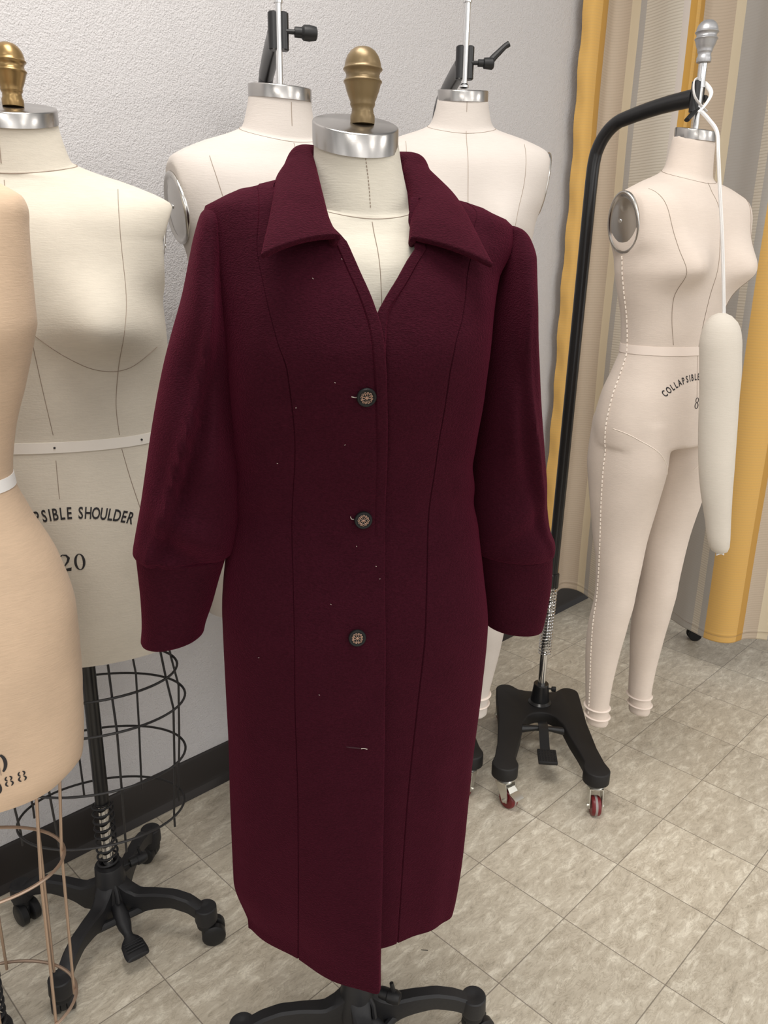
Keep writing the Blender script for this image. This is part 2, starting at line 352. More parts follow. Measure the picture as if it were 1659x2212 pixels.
# ------------------------------------------------------------------ dress forms
KNOB = [(.0150, 0), (.0155, .004), (.0155, .010), (.0140, .014), (.0135, .020), (.0150, .0225), (.0158, .025), (.0155, .028), (.0175, .033), (.0205, .042), (.0222, .049), (.0232, .0515), (.0243, .0530), (.0240, .0543), (.0222, .0558), (.0208, .0595), (.0209, .0625), (.0224, .0660), (.0243, .0676), (.0247, .0686), (.0243, .0698),
        (.0229, .0710), (.0226, .074), (.0217, .079), (.0195, .085), (.0155, .091), (.0105, .0948), (.005, .0966), (0, .097)]
PROF = [  # z from waist, half width, front, back, exponent, ring tilt
    (-.475, .138, .084, .094, 2.2, 0), (-.45, .150, .092, .102, 2.2, 0), (-.385, .162, .101, .112, 2.2, 0), (-.30, .170, .106, .120, 2.2, 0), (-.20, .172, .108, .126, 2.2, 0), (-.12, .160, .104, .116, 2.2, 0), (-.05, .135, .095, .096, 2.2, 0), (0, .122, .090, .086, 2.15, 0), (.06, .128, .094, .086, 2.15, 0),
    (.12, .141, .100, .091, 2.2, 0), (.18, .151, .104, .098, 2.25, 0), (.23, .158, .105, .103, 2.3, 0), (.28, .166, .102, .105, 2.4, 0), (.32, .173, .094, .104, 2.5, 0), (.342, .177, .083, .098, 2.6, 0), (.354, .175, .074, .092, 2.5, 0), (.364, .162, .067, .086, 2.3, .02), (.374, .142, .062, .080, 2.2, .05), (.384, .118, .058, .074, 2.1, .1), (.393, .092, .056, .068, 2.05, .17),
    (.400, .073, .055, .062, 2, .25), (.404, .0655, .054, .060, 2, .30), (.409, .063, .0535, .058, 2, .32), (.425, .058, .052, .055, 2, .33), (.445, .0535, .0505, .0515, 2, .33), (.46, .0515, .0505, .0505, 2, .33)]
def supell(a, df, db, n, N, cx=0., cy=0., z=0., k=0.):
    out = []
    for t in np.linspace(0, 2*pi, N, endpoint=False):
        c, s = cos(t), sin(t); x = a*math.copysign(abs(c)**(2/n), c); y = (db if s > 0 else df)*math.copysign(abs(s)**(2/n), s)
        out.append((cx+x, cy+y, z+k*y))
    return np.array(out)
def torso_rings(zw, sz=1., sw=1., sd=1., zlo=-.40, wm=((-.5, 1), (.5, 1)), dm=((-.5, 1), (.5, 1)), bust=.044, bx=.076, bz=.195, neck=1., cap=.022, lean=((-.5, 0, 0), (.5, 0, 0)), ntop=0., N=120, plate=.168):
    P = np.array(PROF); zq = np.r_[np.arange(zlo, .30, .010), np.arange(.30, .42, .004), np.arange(.42, .461, .008), .46]; rings = []
    q = [np.interp(zq, P[:, 0], P[:, 0])]+[pchip(P[:, 0], P[:, c], zq) for c in range(1, 6)]
    for i, z in enumerate(zq):
        a, df, db, n, k = (q[c][i] for c in range(1, 6)); w = np.interp(z, *zip(*wm)); d = np.interp(z, *zip(*dm))
        f = np.clip((z-.385)/.02, 0, 1); ww = sw*w*(1-f)+neck*f; dd = sd*d*(1-f)+neck*f
        lx = np.interp(z, [l[0] for l in lean], [l[1] for l in lean]); ly = np.interp(z, [l[0] for l in lean], [l[2] for l in lean])
        R = supell(a*ww, df*dd, db*dd, n, N, 0, 0, zw+z*sz+ntop*float(np.clip((z-.405)/.055, 0, 1)), k if z < .44 else k+(cap-k)*min(1, (z-.44)/.02))
        if plate and .19 < z < .37:
            xp = (plate*ww+(z-.285)*.158*sz)
            if .20 < z < .352:
                g = 1+.075*math.exp(-((z-.283)/.05)**4); R[:, 0] = np.clip(R[:, 0]*g, -xp, xp)
        if bust and 0 < z < .36:
            for sx in (-1, 1):
                m = R[:, 1] < 0; e = np.exp(-((R[:, 0]-sx*bx*ww)/(.052*ww))**2)*np.exp(-((z-bz)/(.062 if z > bz else .040))**2); R[m, 1] -= (bust*dd*e)[m]
        R[:, 0] += lx; R[:, 1] += ly; rings.append(R)
    return rings
def seam(mb, bv, pts, r=.0006, n=60, front=True, lift=.0003, mi=0, dash=0):
    """a stitched seam lying on the surface; pts are (x, z) on the front (or back) or (x, y, z, dirx, diry)"""
    P = spline(np.array(pts, float), max(2, n//len(pts))); out = []
    for p in P:
        if len(p) == 2: o, d = Vector((p[0], -.5 if front else .5, p[1])), Vector((0, 1 if front else -1, 0))
        else: o, d = Vector(p[:3]), Vector((p[3], p[4], 0)).normalized()
        h = bv.ray_cast(o, d)
        if h[0] is None:
            if len(out) > 2: break
            continue
        out.append(h[0]+h[1]*lift*(1 if h[1].dot(d) < 0 else -1))
    if len(out) < 3: return
    if not dash: mb.tube(out, r, 5, mi=mi)
    else:
        Q = np.array(out); S = np.r_[0, np.cumsum(np.linalg.norm(np.diff(Q, axis=0), axis=1))]; t = 0
        while t+dash < S[-1]:
            mb.tube([[np.interp(t+g, S, Q[:, c]) for c in range(3)] for g in (0, dash*.3, dash*.6)], r, 5, mi=mi); t += dash
def glyphs(txt, size):              # letters as flat meshes (verts, faces, advance)
    out = []
    for ch in txt:
        if ch == ' ': out.append(None); continue
        cu = bpy.data.curves.new('glyph', 'FONT'); cu.body = ch; cu.size = size; cu.resolution_u = 3; cu.offset = size*.022; o = bpy.data.objects.new('glyph', cu); C.objects.link(o)
        dg = bpy.context.evaluated_depsgraph_get(); me = bpy.data.meshes.new_from_object(o.evaluated_get(dg))
        V = np.array([v.co[:] for v in me.vertices]); out.append((V, [tuple(p.vertices) for p in me.polygons])); bpy.data.objects.remove(o); bpy.data.meshes.remove(me)
    return out
def onto(mb, bv, V2, Fc, x0, z0, rot=0., lift=.0007, mi=0):
    c, s = cos(rot), sin(rot); out = []
    for x, y in V2:
        X, Z = x0+c*x-s*y, z0+s*x+c*y; h = bv.ray_cast(Vector((X, -.6, Z)), Vector((0, 1, 0)))
        if h[0] is None: return
        out.append(h[0]-Vector((0, lift, 0)))
    mb.add(out, Fc, mi)
def arc_text(mb, bv, txt, size, adv, x0, z0, R, wx=.8, mi=0):
    n = len(txt)
    W_ = {'I': .5, ' ': .55, 'L': .9, 'O': 1.12, 'C': 1.06, 'S': 1.0, 'E': .95}
    ws = [W_.get(c, 1.) for c in txt]; tot = sum(ws); t = -tot/2
    for g, w in zip(glyphs(txt, size), ws):
        s = (t+w/2)*adv; t += w
        if g is None: continue
        V, Fc = g; a = -s/R; wd = V[:, 0].max()+V[:, 0].min(); V2 = np.c_[(V[:, 0]-wd/2)*wx, V[:, 1]]
        onto(mb, bv, V2, Fc, x0+R*sin(s/R), z0+R*cos(s/R)-R, a, mi=mi)
def ring2d(rx, rz, tx, tz, n=28, gaps=(), cx=0, cz=0):        # an oval numeral stroke: thick sides, thin top and bottom, optional stencil gaps (deg)
    V, Fc = [], []
    for i in range(n):
        a = 2*pi*i/n; V += [(cx+rx*cos(a), cz+rz*sin(a)), (cx+(rx-tx)*cos(a), cz+(rz-tz)*sin(a))]
    for i in range(n):
        d = math.degrees(2*pi*(i+.5)/n)
        if any(abs((d-g+180) % 360-180) < w for g, w in gaps): continue
        j = (i+1) % n; Fc.append((2*i, 2*j, 2*j+1, 2*i+1))
    return V, Fc
def tape(mb, bv, zf, w, x0=0., thick=.0012, n=72, dz=None, mi=0):         # a band laid around the body at height zf(angle)
    a_, b_ = [], []
    for t in np.linspace(0, 2*pi, n, endpoint=False):
        d = Vector((cos(t), sin(t), 0)); z = zf+(dz(t) if dz else 0)
        ps = []
        for zz in (z+w/2, z-w/2):
            h = bv.ray_cast(Vector((x0, 0, zz))+d*.6, -d); ps.append((h[0]+d*thick) if h[0] else None)
        if None in ps: continue
        a_.append(ps[0]-d*thick*1.6); a_.append(ps[0]); b_.append(ps[1]); b_.append(ps[1]-d*thick*1.6)
    k = len(a_)//2
    rows = [[a_[2*i] for i in range(k)], [a_[2*i+1] for i in range(k)], [b_[2*i] for i in range(k)], [b_[2*i+1] for i in range(k)]]
    mb.loft(rows, mi=mi)
def cap_mesh(z, r, h, tilt, cy=0., cx=0.):
    mb = MB(); k = tan(rad(tilt)); rings = []
    for rr, zz in ((r-.001, 0), (r+.0008, .0), (r+.0008, h-.0022), (r, h-.0006), (r-.0014, h), (.001, h)):
        rings.append([(cx+rr*cos(t), cy+rr*sin(t), z+zz+k*rr*sin(t)) for t in np.linspace(0, 2*pi, 56, endpoint=False)])
    mb.loft(rings, (True, True)); return mb
def arm_plate(parent, sx, x, z, hw=.046, hh=.070, tilt=10, yaw=0, y=.008):
    o = MB(); prof = [(.6, -.006), (1.0, -.005), (1.02, .000), (1.0, .0030), (.95, .0044), (.90, .0036), (.86, .0014), (.80, .0012), (.62, .0034), (.3, .0044), (.0, .0046)]
    rings = [[(r*hw*cos(t), r*hh*sin(t)*(1.0+.10*sin(t)), d) for t in np.linspace(0, 2*pi, 48, endpoint=False)] for r, d in prof]
    o.loft(rings, (True, True)); s = o.build('arm_plate', M_PLATE, parent, ang=60)
    # local z -> outward, local y -> up
    out = Vector((sx*cos(rad(tilt)), 0, -sin(rad(tilt)))); up = Vector((sx*sin(rad(tilt)), 0, cos(rad(tilt)))); fr = up.cross(out)
    s.matrix_local = Matrix.Translation((x, y, z)) @ Matrix.Rotation(rad(yaw), 4, 'Z') @ Matrix(((fr.x, up.x, out.x, 0), (fr.y, up.y, out.y, 0), (fr.z, up.z, out.z, 0), (0, 0, 0, 1)))
    q = MB(); q.lathe([(.0046, .002), (.0046, .0056), (.004, .0062), (.0022, .0062), (.0018, .0052), (0, .0052)], n=16); sc = q.build('screw', M_CHROME, s, loc=(-.006, .01, 0)); return s
def body_from(rings, name, m, parent, capb=True):
    mb = MB(); mb.loft(rings, (capb, True)); return mb.build(name, m, parent, ang=50)

def caster_small(parent, x, y, ztop, ang, m=M_BLACKP):      # twin-wheel caster under a cast leg
    mb = MB(); mb.lathe([(.010, ztop-.048), (.019, ztop-.046), (.0195, ztop-.043), (.0185, ztop-.040), (.0185, ztop-.036), (.0165, ztop-.034), (.0165, ztop-.030), (.008, ztop-.028)], o=(x, y, 0), n=20)
    ca, sa = cos(ang), sin(ang); wx, wy = x+.013*ca, y+.013*sa
    mb.box((x+.004*ca, y+.004*sa, ztop-.058), (.030, .012, .026), rz=ang, b=.004)
    c = mb.build('caster', m, parent)
    for s in (-1, 1):
        w = MB(); o = np.array([wx-sa*s*.0125, wy+ca*s*.0125, .0235])
        w.lathe([(.006, -.0085), (.0195, -.0085), (.0235, -.006), (.0235, .006), (.0195, .0085), (.006, .0085)], o=o, ax=(-sa, ca, 0), n=22); w.build('wheel', m, c)
    return c
def cast_base(t, cx, cy, az0, zhub, zcap, rleg, pole_top, knob_az, spring_top, pedal_az, pr=.0135):
    """four-legged cast iron base with pedal, spring and pole"""
    o = np.array([cx, cy, 0.])
    h = MB(); h.lathe([(.020, zhub-.105), (.030, zhub-.10), (.034, zhub-.075), (.0315, zhub-.05), (.029, zhub-.03), (.028, zhub-.004), (.0265, zhub), (.016, zhub), (.016, zhub-.004)], o=o, n=28); h.build('hub', M_IRON, t)
    for i in range(len(az0)):
        a = az0[i] if hasattr(az0, '__len__') else az0+i*pi/2; rl = rleg[i] if hasattr(rleg, '__len__') else rleg; d = np.array([cos(a), sin(a), 0]); n_ = np.array([-sin(a), cos(a), 0]); rings = []
        for k in np.linspace(0, 1, 22):
            r = .012+(rl-.012)*k; top = np.interp(k, [0, .12, .25, .45, .65, .82, 1], [zhub-.020, zhub-.046, zhub-.058, zhub-.052, zhub-.050, zhub-.058, zcap-.006])
            dep = np.interp(k, [0, .15, .35, .6, .85, 1], [.085, .062, .042, .034, .034, .032]); w = np.interp(k, [0, .2, .5, 1], [.018, .0145, .0125, .0130])
            bot = top-dep; c_ = .004
            rings.append([o+d*r+n_*y+np.array([0, 0, z]) for y, z in ((-w+c_, top), (w-c_, top), (w, top-c_), (w*.86, bot+c_), (w*.7, bot), (-w*.7, bot), (-w*.86, bot+c_), (-w, top-c_))])
        l = MB(); l.loft(rings, (True, True)); l.lathe([(.006, zcap-.0015), (.009, zcap), (.0195, zcap), (.0215, zcap-.002), (.0225, zcap-.03), (.0215, zcap-.034), (.018, zcap-.035)], o=o+d*rl, n=24)
        l.build('leg', M_IRON, t, ang=40); p = o+d*rl; caster_small(t, p[0], p[1], zcap-.0, a+1.1*i+.4)
    p = MB(); p.lathe([(pr+.0015, spring_top-.002), (pr+.0015, spring_top), (pr, spring_top+.001), (pr, pole_top)], o=o, n=24); p.build('pole', M_BLACK, t)
    p = MB(); p.lathe([(pr*.80, zhub-.01), (pr*.80, spring_top)], o=o, n=20); p.build('inner_tube', M_CHROME, t)
    s = MB(); hh = spring_top-zhub-.006; nt_ = 9; th = np.linspace(0, 2*pi*nt_, 24*nt_); zz = zhub+.004+hh*np.clip((th/(2*pi*nt_)-.05)/.92, 0, 1)
    s.tube([o+np.array([.0195*cos(a), .0195*sin(a), z]) for a, z in zip(th, zz)], .0022, 6); s.build('spring', M_IRON, t)
    k = MB(); d = np.array([cos(knob_az), sin(knob_az), 0]); zb = zhub-.022
    k.lathe([(.0035, .02), (.0035, .042), (.0095, .042), (.0105, .048), (.0105, .056), (.012, .058), (.012, .070), (.0095, .078), (.004, .079)], o=o+np.array([0, 0, zb]), ax=d, n=18)
    k.tube([o+np.array([0, 0, zb])+d*.062, o+np.array([0, 0, zb+.012])+d*.066, o+np.array([0, 0, zb+.028])+d*.062], [.0045, .004, .0035], 8); k.build('clamp_knob', M_BLACKP, t)
    d = np.array([cos(pedal_az), sin(pedal_az), 0]); n_ = np.array([-sin(pedal_az), cos(pedal_az), 0]); pd = MB(); Z = np.array([0, 0, 1.])
    prof = [(.020, .010, .010, zhub-.075), (.040, .014, .014, zhub-.088), (.052, .0155, .015, zhub-.095), (.066, .0135, .012, zhub-.105), (.078, .009, .008, zhub-.112), (.086, .009, .006, zhub-.115), (.094, .017, .0055, zhub-.117), (.102, .0215, .0055, zhub-.119), (.125, .0235, .0055, zhub-.123), (.134, .022, .0055, zhub-.125), (.136, .020, .003, zhub-.126)]
    pd.loft([[o+d*r+n_*(w*cos(a))+Z*(z+th_*sin(a)) for a in np.linspace(0, 2*pi, 16, endpoint=False)] for r, w, th_, z in prof], (True, True))
    pd.tube([o+d*.038+Z*(zhub-.07), o+d*.034+Z*(zhub-.045), o+d*.026+Z*(zhub-.035)], [.005, .0045, .004], 8)
    for q in (.103, .110, .117, .124): pd.tube([o+d*q-n_*.017+Z*(zhub-.1135), o+d*q+n_*.017+Z*(zhub-.1135)], .0011, 6)
    pd.tube([o+d*.050-n_*.062+Z*(zhub-.098), o+d*.050+n_*.062+Z*(zhub-.098)], .008, 10)
    pd.build('pedal', M_IRON, t)

def cage(t, cx, cy, m, zr, rx, ry, ztop, rtop, zbot, nv, r, phase=.2, rec=()):
    """wire skirt cage: each hoop and each upright a part"""
    for z, a, b in zip(zr, rx, ry):
        mb = MB(); mb.tube([(cx+a*cos(q), cy+b*sin(q), z) for q in np.linspace(0, 2*pi, 64, endpoint=False)], r, 7, closed=True); mb.build('hoop', m, t)
    for i in range(nv):
        q = phase+2*pi*i/nv; mb = MB(); zz = [ztop]+list(zr)+[zbot]; aa = [rtop[0]]+list(rx)+[rx[-1]]; bb = [rtop[1]]+list(ry)+[ry[-1]]
        mb.tube([(cx+(a-r*1.6)*cos(q), cy+(b-r*1.6)*sin(q), z) for z, a, b in zip(zz, aa, bb)], r*.92, 7); mb.build('upright_wire', m, t)

# ---- the size 20 form on the left
def form_b():
    fr = Frame(-.545, 1.306, 16); t = thing('dress_form', 'large ecru linen dress form printed SHOULDER and 20, over a black wire cage', 'dress form', fr, 'dress forms with cast iron bases')
    zw = 1.047; le = ((-.45, 0, 0), (-.2, 0, 0), (.1, -.012, 0), (.30, -.024, 0), (.5, -.024, -.005))
    R = torso_rings(zw, 1.035, 1., 1.16, zlo=-.365, wm=((-.41, 1.10), (-.3, 1.15), (-.1, 1.26), (0, 1.48), (.1, 1.40), (.2, 1.27), (.3, 1.22), (.35, 1.28)), dm=((-.4, 1.05), (0, 1.15), (.2, 1.05), (.35, 1)), bust=.050, bx=.084, bz=.175, neck=1.22, cap=tan(rad(15)), ntop=.008, lean=le)
    b = body_from(R, 'torso', M_LIN_B, t); bv = bvh_of(b.data); m = MB()
    cf = [(-.036, zw+.434), (-.035, zw+.40), (-.027, zw+.30), (-.013, zw+.2), (-.006, zw+.1), (0, zw), (.002, zw-.1)]
    seam(m, bv, [(-.034, zw+.387), (-.028, zw+.30), (-.016, zw+.2), (-.008, zw+.1), (0, zw+.02)]); seam(m, bv, [(0, zw-.02), (0, zw-.08)])
    seam(m, bv, [(-.036, zw+.444), (-.036, zw+.41)], .0008)
    for s in (-1, 1):
        x0 = -.028
        seam(m, bv, [(p[0] if s > 0 else -.05-p[0], p[2]) for p in [fr.loc(a, b, l) for a, b, l in ((256, 412, -.03), (262, 520, -.08), (272, 640, -.13), (268, 720, -.16), (254, 800, -.15), (249, 880, -.13), (257, 945, -.12))]])
        seam(m, bv, [(p[0] if s > 0 else -p[0], p[2]) for p in [fr.loc(a, b, l) for a, b, l in ((262, 975, -.12), (280, 1040, -.13), (304, 1110, -.13))]])
        seam(m, bv, [(-.012, zw+.175), (s*.04-.012, zw+.142), (s*.085-.012, zw+.118), (s*.13-.012, zw+.118), (s*.175-.012, zw+.148)])
    # neck seam
    nk = []
    for a in np.linspace(0, 2*pi, 60, endpoint=False):
        d = Vector((cos(a), sin(a), 0)); zz = zw+.402*1.035+.30*.065*sin(a); h = bv.ray_cast(Vector((-.032, -.003, zz))+d*.4, -d)
        if h[0]: nk.append(h[0])
    m.tube(nk, .0009, 5, closed=True)
    arc_text(m, bv, 'COLLAPSIBLE SHOULDER', .0265, .0106,   .008, zw-.112, .24, wx=.60, mi=1)
    onto(m, bv, *ring2d(.0085, .0140, .0040, .0016), .021, zw-.184, 0, mi=1)
    V, Fc = [], []                  # numeral two: hook, diagonal and foot
    st = [(-.0075, .0065, .001), (-.0070, .0105, .0022), (-.0030, .0138, .0012), (.0025, .0128, .0024), (.0060, .0080, .0036), (.0040, .0020, .0028), (-.0010, -.0050, .0014), (-.0080, -.0125, .0010)]
    for i, (x, y, w) in enumerate(st):
        a, c = st[max(i-1, 0)], st[min(i+1, len(st)-1)]; tx, ty = c[0]-a[0], c[1]-a[1]; l = math.hypot(tx, ty); V += [(x-ty/l*w/1.6, y+tx/l*w/1.6), (x+ty/l*w/1.6, y-tx/l*w/1.6)]
    for i in range(len(st)-1): Fc.append((2*i, 2*i+1, 2*i+3, 2*i+2))
    k = len(V); V += [(-.0085, -.0138), (.0082, -.0138), (.0092, -.0075), (.0078, -.0085), (-.0075, -.0105)]; Fc.append((k, k+1, k+2, k+3, k+4))
    onto(m, bv, V, Fc, -.001, zw-.184, 0, mi=1)
    append_mesh(b, m, [M_THREAD, M_INK])
    w = MB(); tape(w, bv, zw, .0165, x0=0); w.build('waist_tape', M_TAPE, t)
    for x in (.0, .128):
        h = bv.ray_cast(Vector((x, -.6, zw)), Vector((0, 1, 0)))
        if h[0]: pin = MB(); pin.lathe([(.0018, 0), (.0018, .0012), (0, .002)], o=h[0]+h[1]*.001, ax=h[1], n=8); pin.build('pin', M_INK, t)
    cx, cy = -.024, -.005; cap_mesh(zw+.452*1.035+.006, .0650, .021, 15, cy, cx).build('neck_cap', M_STEEL, t, ang=40)
    k = MB(); k.lathe([(a, z*.88) for a, z in KNOB], o=(cx+.004, cy+.004, zw+.452*1.035+.028), n=32); k.build('finial_knob', M_GOLD, t, ang=50)
    arm_plate(t, 1, .168*1.235-.027, zw+.285*1.035, hw=.043, hh=.066, tilt=9)
    cast_base(t, 0, 0, [rad(-8)-fr.a, rad(84)-fr.a, rad(173)-fr.a, rad(-98)-fr.a], .162, .086, .200, zw-.36, rad(25), .308, rad(-52)-fr.a)
    cage(t, 0, 0, M_WIRE, (.592, .527, .407, .289), (.160, .171, .165, .156), (.108, .116, .112, .106), zw-.395, (.152, .10), .262, 8, .0024, phase=.30)
form_b()

# ---- the tan form cut by the left edge
def form_a():
    fr = Frame(-.605, .945, 14); t = thing('dress_form', 'tan linen dress form nearest the left edge with stencilled numbers and brass wire cage', 'dress form', fr, 'dress forms with cast iron bases')
    zw = 1.058
    R = torso_rings(zw, .95, .99, 1.0, plate=0, zlo=-.47, wm=((-.47, 1.08), (-.44, 1.17), (-.40, 1.15), (-.34, 1.12), (-.2, 1.11), (-.1, 1.09), (0, 1.08), (.1, 1.12), (.2, 1.18), (.3, 1.08), (.36, 1.03)), bust=.040)
    b = body_from(R, 'torso', M_LIN_A, t); bv = bvh_of(b.data); m = MB()
    for s in (-1, 1): seam(m, bv, [(s*.085, zw+.33), (s*.078, zw+.19), (s*.066, zw), (s*.085, zw-.15), (s*.09, zw-.38)], .0005)
    seam(m, bv, [(0, zw+.38), (0, zw+.2), (0, zw), (0, zw-.4)], .0005)
    g = ((90, 22), (270, 22))
    def eight(x, z, s=1.):
        onto(m, bv, *ring2d(.0052*s, .0050*s, .0023*s, .0014*s, gaps=g), x, z+.0046*s, 0, mi=1); onto(m, bv, *ring2d(.0058*s, .0056*s, .0025*s, .0014*s, gaps=g), x, z-.0052*s, 0, mi=1)
    P = [fr.loc(p[0], p[1], -.105) for p in ((40, 1700), (13, 1706), (-12, 1720))]
    eight(P[0][0], P[0][2], .88); eight(P[1][0], P[1][2], .88); onto(m, bv, *ring2d(.0056, .0105, .0026, .0016, gaps=g), P[2][0], P[2][2], 0, mi=1)
    p = fr.loc(-8, 1664, -.105); onto(m, bv, *ring2d(.0100, .0160, .0042, .0026, gaps=g), p[0], p[2], 0, mi=1)
    append_mesh(b, m, [M_THREAD, M_INK])
    w = MB(); tape(w, bv, zw-.004, .0155); w.build('waist_tape', M_WHITE, t)
    cap_mesh(zw+.456*.95, .054, .025, 16).build('neck_cap', M_STEEL, t, ang=40); k = MB(); k.lathe(KNOB, o=(0, 0, zw+.456*.95+.027), n=32); k.build('finial_knob', M_BRONZE, t, ang=50)
    cage(t, 0, 0, M_BRASSW, (.468, .20), (.135, .127), (.088, .088), zw-.40, (.15, .095), .19, 9, .0026, phase=.12)
    cast_base(t, 0, 0, [rad(127)-fr.a, rad(235)-fr.a, rad(355)-fr.a], .162, .086, .18, zw-.40, rad(170), .308, rad(200))
form_a()

# ---- full-length forms (torso and legs in one skin)
def leg_rings(pts, N=40):           # pts: (cx, cy, z, rx, ry) top to bottom
    P = np.array(pts, float); z = np.arange(P[0, 2], P[-1, 2]-1e-6, -.010); z = np.r_[z, P[-1, 2]]; o = np.argsort(P[:, 2])
    c = [pchip(P[o, 2], P[o, k], z) for k in (0, 1, 3, 4)]
    return [supell(c[2][i], c[3][i], c[3][i], 2.05, N, c[0][i], c[1][i], z[i]) for i in range(len(z))]
def full_body(t, rings, legs, m):
    mb = MB(); mb.loft(rings, (True, True))
    for L in legs: mb.loft(leg_rings(L), (True, True))
    b = mb.build('body', m, t, ang=180)
    r = b.modifiers.new('r', 'REMESH'); r.mode = 'VOXEL'; r.voxel_size = .0052; r.use_smooth_shade = True
    s = b.modifiers.new('s', 'CORRECTIVE_SMOOTH') if False else b.modifiers.new('s', 'SMOOTH'); s.factor = .5; s.iterations = 7
    bake(b); return b
def ankle_bands(m, bv, L, zs, mi=0):
    P = np.array(L, float); o = np.argsort(P[:, 2])
    for z in zs:
        cx, cy, rx, ry = (np.interp(z, P[o, 2], P[o, k]) for k in (0, 1, 3, 4))
        m.tube([(cx+(rx+.0006)*cos(a), cy+(ry+.0006)*sin(a), z) for a in np.linspace(0, 2*pi, 40, endpoint=False)], .0042, 6, closed=True, mi=mi, flat=.35, up=None)
def form_e():
    fr = Frame(.638, 1.83, 31); t = thing('full_body_dress_form', 'pale pink full length dress form with legs hanging before the striped curtain', 'dress form', fr, 'full length forms hung from rolling stands')
    zw = 1.158
    R = torso_rings(zw, .90, .97, .97, zlo=-.24, wm=((-.3, .90), (-.2, .94), (-.1, .95), (0, .96), (.1, 1.0), (.18, 1.06), (.25, 1.06), (.4, 1)), bust=.052, bx=.086, bz=.19, neck=.86, cap=tan(rad(10)), lean=((-.5, 0, 0), (0, 0, 0), (.4, .006, .0), (.5, .008, -.004)), ntop=.024)
    legs = []
    for s in (-1, 1):
        fo = .018 if s < 0 else -.006
        q = -.004
        legs.append([(s*.076, .008, 1.00, .068, .102), (s*.079, .008, .90, .072, .104), (s*.080, .006, .82, .068, .090), (s*.078+q, .002, .72, .057, .070), (s*.076+q*2, -.006, .64, .050, .056), (s*.075+q*(3 if s < 0 else 2), -.008, .56, .0445, .050), (s*.075+q*(4 if s < 0 else 2), .000, .49, .0425, .050), (s*.075+q*(4 if s < 0 else 1.5), .008, .41, .038, .045), (s*.074+q*(4 if s < 0 else 1), .010, .32, .031, .036), (s*.073+q*(4 if s < 0 else 1), .008, .25 if s < 0 else .24, .0275, .031), (s*.073+q*(4 if s < 0 else 1), .004, .225, .0268, .030), (s*.073+q*(4 if s < 0 else 1), .002, .203 if s < 0 else .188, .0265, .0295)])
    b = full_body(t, R, legs, M_LIN_P); bv = bvh_of(b.data); m = MB()
    seam(m, bv, [(.006, zw+.345), (.004, zw+.28), (.002, zw+.20), (0, zw+.1), (0, zw+.008)]); seam(m, bv, [(0, zw-.01), (0, zw-.1)], .0004)
    for s in (-1, 1):
        seam(m, bv, [(-s*x, z) for x, z in ((-.150, 1.497), (-.134, 1.46), (-.123, 1.41), (-.115, 1.36), (-.108, 1.328), (-.096, 1.289), (-.078, 1.217), (-.066, 1.172))])
        if s < 0:
            side = [(-.5, .012, z, 1, 0) for z in np.linspace(zw+.195, zw+.01, 12)]+[(-.5, .010, z, 1, 0) for z in np.linspace(zw-.01, .232, 40)]
            seam(m, bv, side, .0017, 200, mi=1, dash=.0105, lift=.0012)
        seam(m, bv, [(s*.168, zw-.165), (s*.13, zw-.190), (s*.085, zw-.225), (s*.045, zw-.275)], .0008, mi=1)
        ankle_bands(m, bv, legs[0 if s < 0 else 1], (.252, .228) if s < 0 else (.240, .216), 2)
    nk = []
    for a in np.linspace(0, 2*pi, 60, endpoint=False):
        d = Vector((cos(a), sin(a), 0)); h = bv.ray_cast(Vector((.007, 0, zw+.402*.90+.30*.06*sin(a)))+d*.4, -d)
        if h[0]: nk.append(h[0])
    m.tube(nk, .0007, 5, closed=True)
    arc_text(m, bv, 'COLLAPSIBLE SHOULDER', .0200, .0100, 0, zw-.062, .12, wx=.62, mi=3)
    onto(m, bv, *ring2d(.0052, .0060, .0020, .0012, cx=.0012), .0, zw-.106, -.12, mi=3); onto(m, bv, *ring2d(.0062, .0070, .0024, .0012), .0, zw-.118, -.12, mi=3)
    append_mesh(b, m, [M_THREAD, M_THREADL, M_TAPEP, M_INK])
    w = MB(); tape(w, bv, zw, .0185); w.build('waist_tape', M_TAPEP, t)
    cap_mesh(zw+.455*.90+.024, .0425, .020, 10, -.004, .008).build('neck_cap', M_STEEL, t, ang=40)
    arm_plate(t, -1, -.168*.97*1.045+.005, zw+.284*.90, hw=.043, hh=.062, tilt=9); arm_plate(t, 1, .168*.97*1.045+.004, zw+.284*.90, hw=.043, hh=.062, tilt=9)
    r = MB(); z0 = zw+.455*.90+.040; r.lathe([(.0062, z0), (.0062, z0+.104)], o=(.010, 0, 0), n=18); r.lathe([(.0085, z0+.084), (.0085, z0+.131), (.0075, z0+.135)], o=(.010, 0, 0), n=18); r.build('hanging_rod', M_CHROME, t)
    k = MB(); k.lathe([(a*.95, z*.80) for a, z in KNOB], o=(.010, 0, z0+.131), n=32); k.build('finial_knob', M_SILVER, t, ang=50)
    return fr, zw
